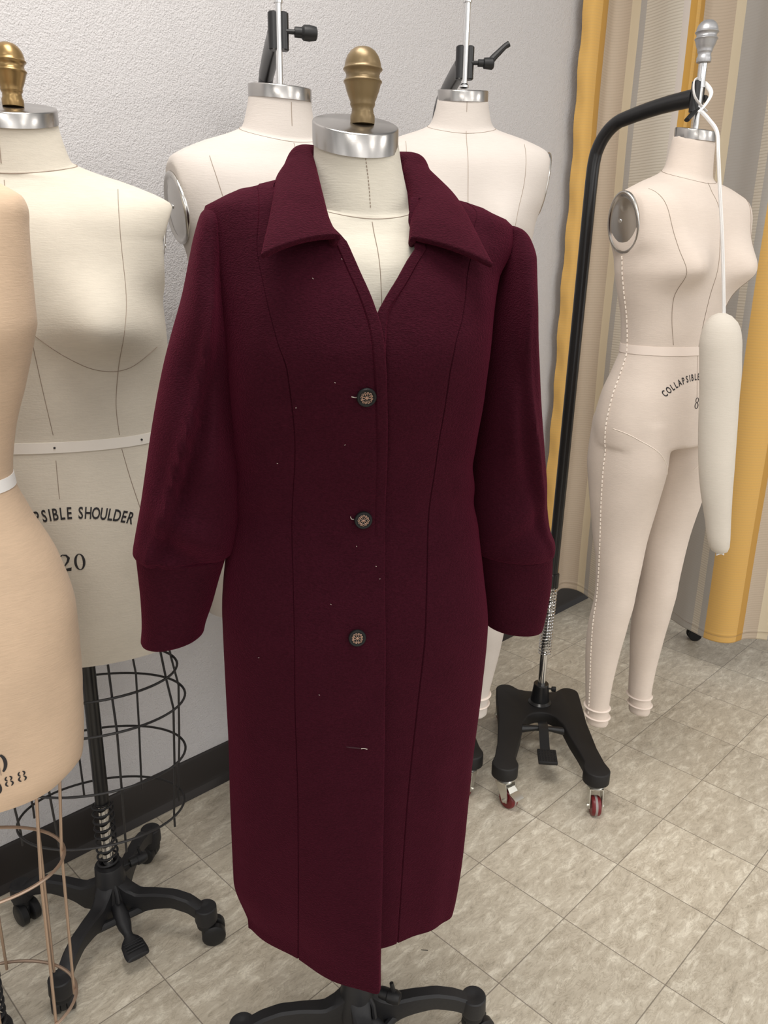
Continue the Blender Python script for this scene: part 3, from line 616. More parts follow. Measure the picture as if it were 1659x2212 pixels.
def form_d():
    fr = Frame(.146, 1.75, 3); t = thing('full_body_dress_form', 'ivory full length dress form with legs behind the burgundy coat', 'dress form', fr, 'full length forms hung from rolling stands')
    zw = 1.215
    R = torso_rings(zw, .945, 1.02, 1., zlo=-.24, wm=((-.3, 1.02), (0, 1.02), (.4, 1)), neck=.98, cap=tan(rad(11)), lean=((-.5, .0, 0), (.4, -.002, 0), (.5, -.002, -.003)))
    legs = []
    for s in (-1, 1): legs.append([(s*.084, .008, 1.06, .080, .104), (s*.090, .008, .95, .086, .108), (s*.094, .006, .86, .083, .100), (s*.096, .002, .76, .073, .086), (s*.098, -.006, .64, .062, .070), (s*.099, -.006, .56, .055, .060), (s*.099, .000, .49, .054, .060), (s*.098, .008, .43, .050, .056), (s*.096, .010, .36, .041, .045), (s*.092, .006, .285, .033, .036), (s*.092, .002, .248, .032, .036)])
    b = full_body(t, R, legs, M_LIN_C); bv = bvh_of(b.data); m = MB()
    seam(m, bv, [(0, zw+.44), (0, zw+.40)], .0005); seam(m, bv, [(0, zw+.365), (.001, zw+.28), (.002, zw+.15), (0, zw), (0, zw-.2)], .0005)
    for s in (-1, 1): seam(m, bv, [(s*.118, zw+.345), (s*.114, zw+.27), (s*.092, zw+.18), (s*.07, zw), (s*.09, zw-.2)], .00045); ankle_bands(m, bv, legs[0 if s < 0 else 1], (.302, .277), 1)
    nk = []
    for a in np.linspace(0, 2*pi, 60, endpoint=False):
        d = Vector((cos(a), sin(a), 0)); h = bv.ray_cast(Vector((-.002, 0, zw+.402*.945+.30*.063*sin(a)))+d*.4, -d)
        if h[0]: nk.append(h[0])
    m.tube(nk, .0006, 5, closed=True); append_mesh(b, m, [M_THREAD, M_TAPEP])
    zc = zw+.453*.945; cap_mesh(zc, .0495, .020, 11, -.002, -.002).build('neck_cap', M_STEEL, t, ang=40)
    for s in (-1, 1): arm_plate(t, s, s*.168*1.02*1.02-s*.004, zw+.285*.945, hw=.043, hh=.063, tilt=9)
    r = MB(); z0 = zc+.024; r.lathe([(.0062, z0), (.0062, z0+.15)], n=18); r.lathe([(.0088, z0+.148), (.0088, z0+.26)], n=18); r.lathe([(.003, z0), (.009, z0), (.009, z0+.004), (.004, z0+.01)], n=14); r.build('hanging_rod', M_CHROME, t)
    k = MB(); k.lathe(KNOB, o=(0, 0, z0+.255), n=24); k.build('finial_knob', M_SILVER, t, ang=50)
    return fr, z0
def form_c():
    fr = Frame(-.198, 1.562, 28); t = thing('dress_form', 'ivory dress form with silver shoulder plate between the left form and the coat', 'dress form', fr)
    zw = 1.104
    R = torso_rings(zw, 1.111, 1.155, 1.12, zlo=-.41, neck=1.067, cap=tan(rad(8)))
    b = body_from(R, 'torso', M_LIN_C, t); bv = bvh_of(b.data); m = MB()
    seam(m, bv, [(0, zw+.49), (0, zw+.452)], .0006); seam(m, bv, [(0, zw+.424), (0, zw+.33), (0, zw+.22), (0, zw), (0, zw-.3)], .0005)
    for s in (-1, 1): seam(m, bv, [(s*.152, zw+.392), (s*.150, zw+.37), (s*.136, zw+.31), (s*.105, zw+.22), (s*.077, zw), (s*.1, zw-.2)], .0005)
    nk = []
    for a in np.linspace(0, 2*pi, 60, endpoint=False):
        d = Vector((cos(a), sin(a), 0)); h = bv.ray_cast(Vector((0, 0, zw+.402*1.111+.30*.069*sin(a)))+d*.4, -d)
        if h[0]: nk.append(h[0])
    m.tube(nk, .0006, 5, closed=True); append_mesh(b, m, [M_THREAD])
    zc = zw+.452*1.111; cap_mesh(zc, .0556, .0215, 8, -.0, 0).build('neck_cap', M_STEEL, t, ang=40)
    for s in (-1, 1): arm_plate(t, s, s*.168*1.155, zw+.306, hw=.064, hh=.060, tilt=9)
    r = MB(); z0 = zc+.0225; r.lathe([(.0053, z0), (.0057, z0+.002), (.0057, z0+.13)], n=18); r.lathe([(.0077, z0+.128), (.0077, z0+.24)], n=18); r.build('hanging_rod', M_CHROME, t)
    k = MB(); k.lathe(KNOB, o=(0, 0, z0+.235), n=24); k.build('finial_knob', M_SILVER, t, ang=50)
    return fr, z0
FE, ZWE = form_e(); FD, Z0D = form_d(); FC, Z0C = form_c()

# ---- rolling stands with hooked arms
def lobe_outline():
    P = []
    def arc(cx, cy, r, a0, a1, n=9):
        for a in np.linspace(rad(a0), rad(a1), n): P.append((cx+r*cos(a), cy+r*sin(a)))
    # counter-clockwise from the front left lobe's outer side
    arc(-.115, -.195, .0335, 172, 372, 14)                       # front left lobe
    P.append((-.088, -.165)); P.append((-.080, -.12)); P.append((-.066, -.06)); P.append((-.056, .00))
    arc(0, .012, .046, 165, 15, 12)                              # arch of the opening
    P.append((.056, .00)); P.append((.066, -.06)); P.append((.080, -.12)); P.append((.088, -.165))
    arc(.115, -.195, .0335, 168, 368, 14)                        # front right lobe
    P.append((.140, -.165)); P.append((.130, -.10)); P.append((.122, .02)); P.append((.122, .12)); P.append((.122, .165))
    arc(.092, .178, .0305, 15, 150, 10); P.append((.055, .183)); P.append((.035, .177)); P.append((-.035, .177)); P.append((-.055, .183)); arc(-.092, .178, .0305, 30, 165, 10)
    P.append((-.122, .165)); P.append((-.122, .12)); P.append((-.122, .02)); P.append((-.130, -.10)); P.append((-.140, -.165))
    return P
def red_caster(parent, x, y, ztop, az, brake=False):
    d = np.array([cos(az), sin(az), 0]); n_ = np.array([-sin(az), cos(az), 0]); o = np.array([x, y, 0.]); wr = .0255; wc = o+d*.020+np.array([0, 0, wr])
    f = MB(); f.lathe([(.017, ztop-.010), (.019, ztop-.008), (.019, ztop-.003), (.012, ztop)], o=o, n=20); f.lathe([(.021, ztop-.018), (.022, ztop-.013), (.019, ztop-.010)], o=o+d*.002, n=20)
    for s in (-1, 1):                # fork cheeks
        pr = [(-.018, ztop-.014), (.022, ztop-.014), (.030, wr+.012), (.029, wr-.005), (.013, wr-.008), (.006, wr+.008), (-.012, ztop-.026)]
        A = [o+d*a+n_*(s*.0150)+np.array([0, 0, z]) for a, z in pr]; B = [o+d*a+n_*(s*.0172)+np.array([0, 0, z]) for a, z in pr]; k = len(pr)
        f.add(A+B, [tuple(range(k)), tuple(range(2*k-1, k-1, -1))]+[(i, (i+1) % k, k+(i+1) % k, k+i) for i in range(k)])
        f.lathe([(.0045, .0165), (.0045, .0215), (.0025, .0225)], o=wc, ax=n_*s, n=10)
    top = [o+d*a+n_*b+np.array([0, 0, ztop-.0155]) for a, b in ((-.018, -.017), (.022, -.017), (.022, .017), (-.018, .017))]
    f.add(top+[p+np.array([0, 0, .003]) for p in top], [(0, 1, 2, 3), (7, 6, 5, 4)]+[(i, (i+1) % 4, 4+(i+1) % 4, 4+i) for i in range(4)])
    c = f.build('caster', M_ZINC, parent)
    w = MB(); w.lathe([(.012, -.0115), (.0225, -.0115), (.0252, -.008), (.0255, -.003)], o=wc, ax=n_, n=26, caps=(True, False)); w.lathe([(.0255, .003), (.0252, .008), (.0225, .0115), (.012, .0115)], o=wc, ax=n_, n=26, caps=(False, True)); w.lathe([(.0255, -.003), (.0257, 0), (.0255, .003)], o=wc, ax=n_, n=26, mi=1, caps=(False, False))
    w.build('wheel', [M_RED, M_GREYR], c)
    if brake:
        b = MB(); Z = np.array([0, 0, 1.]); rows = []
        for a, z, ww in ((.004, ztop-.020, .011), (.026, ztop-.024, .012), (.036, ztop-.034, .014), (.050, ztop-.038, .0145), (.058, ztop-.043, .0145)):
            rows.append([o+d*a+n_*ww+Z*z, o+d*a-n_*ww+Z*z, o+d*a-n_*ww+Z*(z-.0025), o+d*a+n_*ww+Z*(z-.0025)])
        b.loft(rows, (True, True)); b.build('brake_lever', M_ZINC, c, ang=20)
def stand(fr, label, pole_xy, clamp, arm_fr, lever, brakes=(0,), pole_lean=(0, 0), spring=True, cazs=(rad(-60), rad(-80), rad(80), rad(100))):
    """fr: frame at the base's middle; pole and clamp in world coordinates"""
    t = thing('rolling_stand', label, 'stand', fr, 'rolling stands for hung forms'); zt = .120; zb = .086
    p = MB(); p.prism(lobe_outline(), zb, zt, .004); p.build('base_plate', M_SATIN, t, ang=40)
    for i, (x, y) in enumerate(((-.115, -.195), (.115, -.195), (.092, .178), (-.092, .178))): red_caster(t, x, y, zb, cazs[i], i in brakes)
    q = fr.inv((*pole_xy, 0)); o = (q[0], q[1], 0)
    s = MB(); s.lathe([(.034, zt-.002), (.0335, zt+.002), (.027, zt+.008), (.0215, zt+.055), (.0215, zt+.060), (.0205, zt+.062), (.012, zt+.062)], o=o, n=30); s.build('socket', M_BLACK, t)
    k = MB(); k.lathe([(.0025, .018), (.0025, .030)], o=(q[0], q[1], zt+.047), ax=(1, -.1, 0), n=10); k.box((q[0]+.036, q[1]-.004, zt+.047), (.013, .008, .014), b=.0015); k.build('lock_screw', M_BLACKP, t)
    zc = clamp[2]; c = fr.inv(clamp); top = np.array([q[0]+pole_lean[0], q[1]+pole_lean[1], zc-.06]); b0 = np.array([q[0], q[1], zt])
    P = lambda z: b0+(top-b0)*((z-zt)/(top[2]-zt))
    i_ = MB(); i_.tube([P(zt+.05), P(.52)], .0112, 18); i_.build('inner_tube', M_CHROME, t)
    th = np.linspace(0, 2*pi*24, 24*18); sp = MB(); sp.tube([P(.275+.225*a/(2*pi*24))+np.array([.0165*cos(a), .0165*sin(a), 0]) for a in th], .0021, 6); sp.build('spring', M_CHROME, t)
    cl = MB(); cl.lathe([(.0195, .485), (.0195, .522), (.0165, .525)], o=P(.5)*np.array([1, 1, 0]), n=24); cl.build('collar', M_BLACK, t)
    A = c[:2]-top[:2]; L = np.linalg.norm(A); A = A/L; rb = .085
    path = [P(.50), P(.8), P(1.1), P(1.35), P(zc-.145)]+[top+np.array([A[0]*rb*(1-cos(a)), A[1]*rb*(1-cos(a)), -.06+.10*sin(a)])+np.array([0, 0, .0]) for a in np.linspace(.25, pi/2-.12, 7)]
    end = np.array([c[0], c[1], zc]); n0 = path[-1]
    for f in (.3, .6, .85, 1.): path.append(n0+(end-np.array([A[0]*.012, A[1]*.012, 0])-n0)*f+np.array([0, 0, .004*sin(pi*f)]))
    pp = spline(path, 6); u = np.linspace(0, 1, len(pp)); rr = np.where(u < .68, .0150, .0150+(u-.68)*.010)
    a_ = MB(); a_.tube(pp, rr, 20, up=(0, 1, 0)); a_.build('pole_and_arm', M_BLACK, t)
    nrm = np.array([-A[1], A[0]]); j = MB()
    for sg in (-1, 1):               # two jaws of the clamp
        j.lathe([(.0075, -.030), (.0095, -.028), (.0095, .028), (.0075, .030)], o=(c[0]+nrm[0]*sg*.0088-A[0]*.005, c[1]+nrm[1]*sg*.0088-A[1]*.005, zc), n=16)
    j.build('clamp_jaw', M_BLACK, t)
    lv = MB(); d = np.array([nrm[0]*lever[0], nrm[1]*lever[0], 0]); e = end; Z = np.array([0, 0, 1.])
    lv.tube([e+d*.012, e+d*.034], .004, 10)
    if lever[1] == 'knob': lv.lathe([(.0085, .028), (.0088, .040), (.0125, .044), (.0130, .054), (.011, .066), (.0065, .068)], o=e, ax=d, n=20)
    elif lever[1] == 'lever':
        lv.lathe([(.0068, .026), (.0068, .036), (.010, .038), (.0112, .054), (.009, .057)], o=e, ax=d, n=20); lv.tube([e+d*.047, e+d*.058+Z*.012, e+d*.078+Z*.031, e+d*.086+Z*.036], [.0078, .0066, .0055, .0058], 10)
    else:
        lv.tube([e-d*.002-Z*.022, e-d*.030-Z*.042, e-d*.038-Z*.048], [.0065, .006, .0062], 10, flat=.7); lv.lathe([(.007, .012), (.0075, .024), (.006, .026)], o=e, ax=d, n=16)
    lv.build('clamp_handle', M_BLACKP, t)
    # foot pedal with studded pad
    pd = MB(); pd.tube([(-.060, .000, zt-.020), (-.02, .000, zt-.016), (.02, .000, zt-.016), (.060, .000, zt-.020)], [.012, .0075, .0075, .012], 14)
    pd.loft([[(-.013, y, z+.0), (.013, y, z), (.013, y, z-.004), (-.013, y, z-.004)] for y, z in ((.020, zt-.006), (.002, zt-.003), (-.02, zt-.008), (-.055, zt-.026), (-.082, zt-.036))], (True, True)); pe = pd.build('pedal', M_BLACK, t)
    g = MB(); g.box((.004, -.098, zt-.041), (.050, .052, .010), b=.0015, rx=rad(6))
    for a in range(6):
        for b in range(7): g.lathe([(.0026, 0), (.0021, .0016), (0, .0018)], o=(.004-.0195+a*.0078, -.098-.020+b*.0068, zt-.0362+(b-3)*.0007), n=6)
    g.build('foot_pad', M_BLACKP, pe)
    return t
ce = np.array([FE.o[0]+.010*FE.ux[0], FE.o[1]+.010*FE.ux[1], ZWE+.455*.90+.024+.082])
stand(Frame(.452, 1.915, -5), 'black rolling stand with red casters carrying the full length form by the curtain', (.463, 2.028), ce, None, (1, 'bent'), brakes=(0,), pole_lean=(.020, 0), cazs=(rad(-48), rad(-88), rad(70), rad(110)))
cdp = np.array([FD.o[0], FD.o[1], Z0D+.045]); stand(Frame(.128, 1.975, -2), 'black rolling stand half hidden behind the coat carrying the ivory full length form', (.112, 2.085), cdp, None, (1, 'lever'), brakes=(), cazs=(rad(-100), rad(-115), rad(70), rad(110)))
ccp = np.array([FC.o[0], FC.o[1], Z0C+.086]); stand(Frame(-.150, 1.720, 14), 'black rolling stand behind the coat with a knobbed clamp over the silver shoulder plate', (-.268, 1.845), ccp, None, (1, 'knob'), brakes=())
# ---- stuffed practice arm hung from the clamp
def stuffed_arm():
    top = aty(1560, 678, 1.63); bot = aty(1556, 1193, 1.63); fr = Frame(top[0], top[1], 0); t = thing('stuffed_arm', 'stuffed muslin practice arm hanging by a white tape before the pink form', 'stuffed arm', fr)
    rows = [(676, 1552, 1567), (682, 1538, 1580), (695, 1527, 1592), (715, 1518, 1599), (745, 1512.5, 1601), (800, 1512, 1600), (860, 1512, 1595), (920, 1510, 1591), (1000, 1510, 1585.5), (1060, 1514, 1581), (1120, 1523, 1578), (1160, 1528, 1576.5), (1180, 1532, 1575), (1190, 1538, 1571), (1194, 1546, 1563)]
    R = []
    for y, a, b in rows:
        l, r = fr.loc(a, y), fr.loc(b, y); c = (l+r)/2; h = np.linalg.norm(r-l)/2; R.append([c[0], c[2], h])
    R = np.array(R); zz = np.linspace(R[0, 1], R[-1, 1], 60); zz = np.r_[R[:4, 1], zz[3:-4], R[-3:, 1]]; zz = np.unique(zz)[::-1]; o = np.argsort(R[:, 1])
    rings = [supell(max(.003, pchip(R[o, 1], R[o, 2], z)), .86*max(.003, pchip(R[o, 1], R[o, 2], z)), .86*max(.003, pchip(R[o, 1], R[o, 2], z)), 2, 36, pchip(R[o, 1], R[o, 0], z), 0, z) for z in zz]
    mb = MB(); mb.loft(rings, (True, True)); mb.build('padded_sleeve', M_ARM, t, ang=60)
    e = fr.inv(ce); q = lambda px, py, ly: tuple(fr.loc(px, py, ly))
    k = MB(); pts = [q(1565, 678, 0), q(1564, 600, .004), q(1561, 500, .01), q(1556, 400, .02), q(1553, 330, .03), q(1550, 285, .06), q(1532, 258, .11), q(1517, 242, .14)]
    k.tube(spline(pts, 8), .0040, 8, flat=.45); k.tube(spline([(p[0]-.0035, p[1]-.0015, p[2]) for p in pts], 8), .0036, 8, flat=.45)
    loop = [(.012, -.015, -.030), (-.016, -.018, -.005), (-.020, -.010, .022), (-.008, .008, .034), (.012, .006, .024), (.018, -.012, .004), (.006, -.020, -.018), (-.006, -.019, -.032)]
    k.tube(spline([e+np.array(p)+np.array([0, -.004, 0]) for p in loop], 6), .0046, 8, flat=.35); k.build('tape', M_WHITE, t)
    r = MB(); z = R[-1, 1]
    for a in range(5): r.tube([(R[-1, 0]+.006*cos(a), .006*sin(a), z+.001), (R[-1, 0]+.009*cos(a*1.3), .006*sin(a*2), z-.004), (R[-1, 0]+.004*cos(a*2.2), .003, z-.002)], .0022, 6)
    r.build('gathered_end', M_WHITE, t)
stuffed_arm()

# ------------------------------------------------------------------ the centre form and the coat it wears
FM = Frame(-.032, 1.054, 14); ZM = 1.02
def form_main():
    t = thing('dress_form', 'cream linen dress form wearing the burgundy coat, bronze knob on its steel neck cap', 'dress form', FM, 'dress forms with cast iron bases')
    R = torso_rings(ZM, .935, .98, 1., zlo=-.41, bust=.040, ntop=.0195, neck=1.0, cap=tan(rad(20)), lean=((-.5, 0, 0), (.36, 0, 0), (.5, -.014, -.004)))
    b = body_from(R, 'torso', M_LIN_MAIN, t); bv = bvh_of(b.data); m = MB()
    seam(m, bv, [(-.012, ZM+.438), (-.006, ZM+.40), (-.003, ZM+.364)], .0006, dash=.004); seam(m, bv, [(-.002, ZM+.353), (0, ZM+.3), (0, ZM+.2), (0, ZM+.1)], .0005)
    nk = []
    for a in np.linspace(0, 2*pi, 60, endpoint=False):
        d = Vector((cos(a), sin(a), 0)); h = bv.ray_cast(Vector((-.001, 0, ZM+.402*.935+.30*.064*sin(a)))+d*.4, -d)
        if h[0]: nk.append(h[0])
    m.tube(nk, .0006, 5, closed=True); append_mesh(b, m, [M_THREAD])
    zc = ZM+.452*.935+.0195; cap_mesh(zc, .0515, .0255, 20, -.004, -.0115).build('neck_cap', M_STEEL, t, ang=40)
    k = MB(); k.lathe([(a*.96, z*.865) for a, z in KNOB], o=(-.002, 0, zc+.0254), n=40); k.build('finial_knob', M_BRONZE, t, ang=50)
    cast_base(t, 0, 0, [rad(6)-FM.a, rad(100)-FM.a, rad(191)-FM.a, rad(283)-FM.a], .165, .096, [.206, .2, .198, .2], ZM-.36, rad(-22)-FM.a, .30, rad(-38)-FM.a)
form_main()

def table(rows):                    # (px, py, ly) -> z sorted table of local x
    P = np.array([FM.loc(*r) for r in rows]); o = np.argsort(P[:, 2]); return P[o, 2], P[o, 0]
ZL, XL = table([(548, 1985, 0), (517, 1900, 0), (510, 1750, 0), (505, 1600, 0), (498, 1480, 0), (490, 1330, 0), (497, 1200, 0), (510, 1080, 0), (503, 950, 0), (490, 800, 0), (474, 650, 0), (457, 540, 0), (449, 480, 0), (450, 452, 0), (475, 437, 0), (520, 415, 0), (560, 400, 0), (598, 388, 0), (640, 370, 0), (668, 352, 0), (676, 330, 0)])
ZR, XR = table([(950, 1985, 0), (972, 1900, 0), (988, 1800, 0), (1010, 1600, 0), (1030, 1450, 0), (1042, 1330, 0), (1034, 1220, 0), (1022, 1110, 0), (1012, 1020, 0), (1012, 930, 0), (1018, 830, 0), (1036, 700, 0), (1060, 600, 0), (1096, 530, 0), (1098, 490, 0), (1060, 468, 0), (1010, 440, 0), (975, 423, 0), (930, 395, 0), (895, 365, 0), (880, 340, 0)])
ZD = [.20, .45, .70, .84, .94, 1.02, 1.10, 1.17, 1.225, 1.28, 1.325, 1.355, 1.38, 1.40, 1.42, 1.44, 1.48]
DF = [.125, .130, .136, .138, .128, .117, .136, .158, .168, .150, .122, .104, .090, .076, .066, .060, .056]
DB = [.135, .140, .146, .146, .128, .108, .108, .113, .118, .122, .122, .116, .105, .094, .085, .078, .070]
NN = [2.3, 2.3, 2.3, 2.3, 2.25, 2.2, 2.3, 2.4, 2.45, 2.5, 2.5, 2.5, 2.4, 2.3, 2.1, 2, 2]
EL = table([(818, 2131, -.13), (817, 2060, -.13), (824, 1800, -.135), (829, 1500, -.14), (830, 1300, -.138), (829, 1120, -.12), (828, 1000, -.125), (831, 880, -.155), (830, 800, -.168), (823, 710, -.168), (808, 655, -.16), (780, 590, -.14), (762, 548, -.128), (748, 518, -.12), (726, 500, -.105), (710, 480, -.095), (698, 445, -.08), (688, 405, -.06)])
ER = table([(803, 2040, -.12), (806, 1800, -.13), (808, 1300, -.135), (806, 1000, -.12), (806, 800, -.16), (818, 690, -.16), (838, 650, -.155), (866, 605, -.142), (890, 562, -.128), (906, 533, -.118), (897, 510, -.10), (893, 480, -.09), (894, 440, -.06)])
SL = table([(652, 2060, -.11), (648, 1750, -.115), (640, 1500, -.12), (636, 1200, -.11), (635, 1000, -.10), (625, 800, -.14), (608, 740, -.15), (575, 620, -.11), (560, 540, -.09), (553, 415, -.02)])
SR = table([(869, 2030, -.11), (880, 1800, -.115), (900, 1550, -.12), (912, 1400, -.12), (925, 1150, -.11), (936, 960, -.10), (965, 810, -.14), (985, 740, -.15), (1000, 690, -.14), (1008, 580, -.10), (1020, 465, -.02)])
def panel(side, parent):
    s = -1 if side == 'L' else 1
    ZX, X = (ZL, XL) if s < 0 else (ZR, XR); Ed = EL if s < 0 else ER; Sm = SL if s < 0 else SR
    hem0 = .287 if s < 0 else .300; off = .0035 if s < 0 else -.0035
    zs = np.r_[hem0, hem0+.002, np.arange(hem0+.008, 1.452, .0065)]; G = []; cols = None; edge = []
    for z in zs:
        a = abs(pchip(ZX, X, z)); df, db, n = (pchip(ZD, q, z) for q in (DF, DB, NN))
        xe = pchip(*Ed, z)*s; xs = pchip(*Sm, z)*s          # positive towards this panel's side
        ph = lambda x: math.copysign(math.asin(min(1, (abs(x)/a))**(n/2)), x)
        n = np.interp(z, [.28, .55, .85], [1.12 if s < 0 else 3.0, 1.75 if s < 0 else 2.5, n]) if z < .85 else n; df = np.interp(z, [.28, .55, .85], [.139, .134, df] if s < 0 else [.082, .112, df]) if z < .85 else df
        pe = ph(xe) if z < 1.405 else max(ph(xe), pi/2*np.interp(z, [1.405, 1.425, 1.445, 1.46], [.55, .95, 1.2, 1.6]))
        pg = max(ph(xe+.0115), pe+.02); w = .0022/a; wg = .0018/a
        ps = max(ph(xs), pg+.09); side_a = max(pi/2, ps+.25); end = pi+.0
        cs = [pe]+list(np.linspace(pe, pg-wg, 5)[1:])+[pg, pg+wg]+list(np.linspace(pg+wg, ps-w, 26)[1:])+[ps, ps+w]+list(np.linspace(ps+w, side_a, 26)[1:])+list(np.linspace(side_a, end, 34)[1:])
        row = []
        for i, p in enumerate(cs):
            cx, cy = abs(math.sin(p))**(2/n)*math.copysign(1, math.sin(p)), abs(math.cos(p))**(2/n)
            o = off
            if i < 5: o += .0022*float(np.clip((z-1.10)/.12, 0, 1))
            if i == 5: o -= .0012*(z > 1.0)
            if i == 5+27: o -= .0024
            if i == 0: o -= .001
            x, y = s*a*cx, (-df*cy if abs(p) < pi/2 else db*cy)
            f = max(0, 1-(z-.28)/.75)            # hanging folds of the skirt
            o += f*(.0035*sin(p*5.2+s*1.1+z*2.5)+.002*sin(p*11+z*4)) + .0022*math.exp(-((z-1.03)/.05)**2)*sin(z*95+p*3)*(abs(p) > .7)
            o -= (.011 if s < 0 else .017)*np.clip((z-1.345)/.03, 0, 1)*np.clip((.15-abs(a*cx))/.03, 0, 1)
            o += .006*math.exp(-((p-.95)/.25)**2-((z-1.16)/.08)**2) - .004*math.exp(-((p-.55)/.2)**2-((z-1.12)/.05)**2)
            l = math.hypot(x/a, y/df)+1e-9
            nx, ny = x/a/a, y/(df if y < 0 else db)**2; L = math.hypot(nx, ny)+1e-9
            fr = .012 if (s < 0) else 0.
            hz = z
            if z < hem0+.02:                       # the hem dips a little towards the front edge
                dip = (-.006*max(0, cos(p)) if s < 0 else .004*max(0, cos(p)))*(1-(z-hem0)/.02); hz = z+dip+(.016*max(0, sin(p))**5*(1-(z-hem0)/.02) if s < 0 else 0)
            row.append((x+nx/L*o, y+ny/L*o, hz))
        G.append(row); edge.append(np.array(row[0]))
    mb = MB(); mb.grid(G)
    o = mb.build('front_panel', M_WOOL, parent, ang=180); so = o.modifiers.new('thick', 'SOLIDIFY'); so.thickness = .0046; so.offset = 0
    bake(o); q = MB(); e = [p for p in edge if p[2] < 1.352]; q.tube(np.array(e)+np.array([-s*-.0012, 0, 0]), .0031, 8)
    nm = o.data; append_mesh(o, q, [M_WOOL]); return o
def sleeve(rows, cuff, parent, s, y0):
    def ringset(rws, N=64, dens=7, fold=None, lo=None):
        A = []
        for l, r, ry, ly in rws:
            a, b = FM.loc(l[0], l[1], ly), FM.loc(r[0], r[1], ly); A.append(np.r_[a, b, ry])
        A = spline(np.array(A), dens); R = []
        for i, q in enumerate(A):
            c, h, ry = (q[:3]+q[3:6])/2, (q[3:6]-q[:3])/2, q[6]; ring = []
            for t in np.linspace(0, 2*pi, N, endpoint=False):
                n = 2.15; cx = math.copysign(abs(cos(t))**(2/n), cos(t)); sy = math.copysign(abs(sin(t))**(2/n), sin(t))
                k = 1+(fold(t, c[2]) if fold else 0); ring.append(c+h*cx*(1 if abs(cx) > .97 else k**.3)+np.array([0, ry*sy*k, 0]))
            R.append(ring)
        return R
    def fold(t, z):                  # t: 0 image right, pi image left, 3pi/2 front
        g = lambda a, b, w: math.exp(-((a-b)/w)**2)
        out = s                       # s<0: outer side is image left
        tf = 1.5*pi
        d = .16*g(z, 1.18+.30*(t-tf)*-out, .045)*g(t, tf+out*.30, .5)-.16*g(z, 1.10+.25*(t-tf)*-out, .05)*g(t, tf+out*.1, .5)+.10*g(t, tf-out*.35+ (z-1.1)*out*.8, .22)*g(z, 1.2, .12)
        d += .12*g(z, 1.005+.035*out*(t-tf), .022)*g(t, tf, .9)-.13*g(z, .965+.035*out*(t-tf), .018)*g(t, tf, .9)
        d += .05*sin(z*38+t*2.1)*g(t, tf, 1.2)
        return d*(1.6 if s < 0 else .75)
    R = ringset(rows, fold=fold); mb = MB(); mb.loft(R, (True, True)); o = mb.build('sleeve', M_WOOL, parent, ang=75)
    R = ringset(cuff, dens=8); last = np.array(R[-1]); c = last.mean(0)
    for k, dz in ((.985, -.0022), (.955, -.0032), (.92, -.002), (.90, .02)): R.append([c+(p-c)*np.array([k, k, k])+np.array([0, 0, dz]) for p in last])
    mb = MB(); mb.loft(R, (True, True)); mb.build('cuff', M_WOOLD, o, ang=75); return o
def filigree(mb, rot):
    c_ = lambda cx, cz, r, n=14: [(cx+r*cos(a), -.0002, cz+r*sin(a)) for a in np.linspace(0, 2*pi, n, endpoint=False)]
    for i in range(4):
        a = rot+i*pi/2; loop = []
        for t in np.linspace(0, 2*pi, 18, endpoint=False):
            u, v = .0030-.0019*cos(t), .00125*sin(t)*(1-.35*cos(t)); loop.append((u*cos(a)-v*sin(a), 0, u*sin(a)+v*cos(a)))
        mb.tube(loop, .00026, 5, closed=True, up=(0, 1, 0))
    for i in range(12):
        a = rot+(i+.5)*pi/6; mb.tube(c_(.0060*cos(a), .0060*sin(a), .00095 if i % 3 != 1 else .0012, 10), .00026, 5, closed=True, up=(0, 1, 0))
    mb.tube(c_(0, 0, .0007), .00035, 5, closed=True, up=(0, 1, 0))
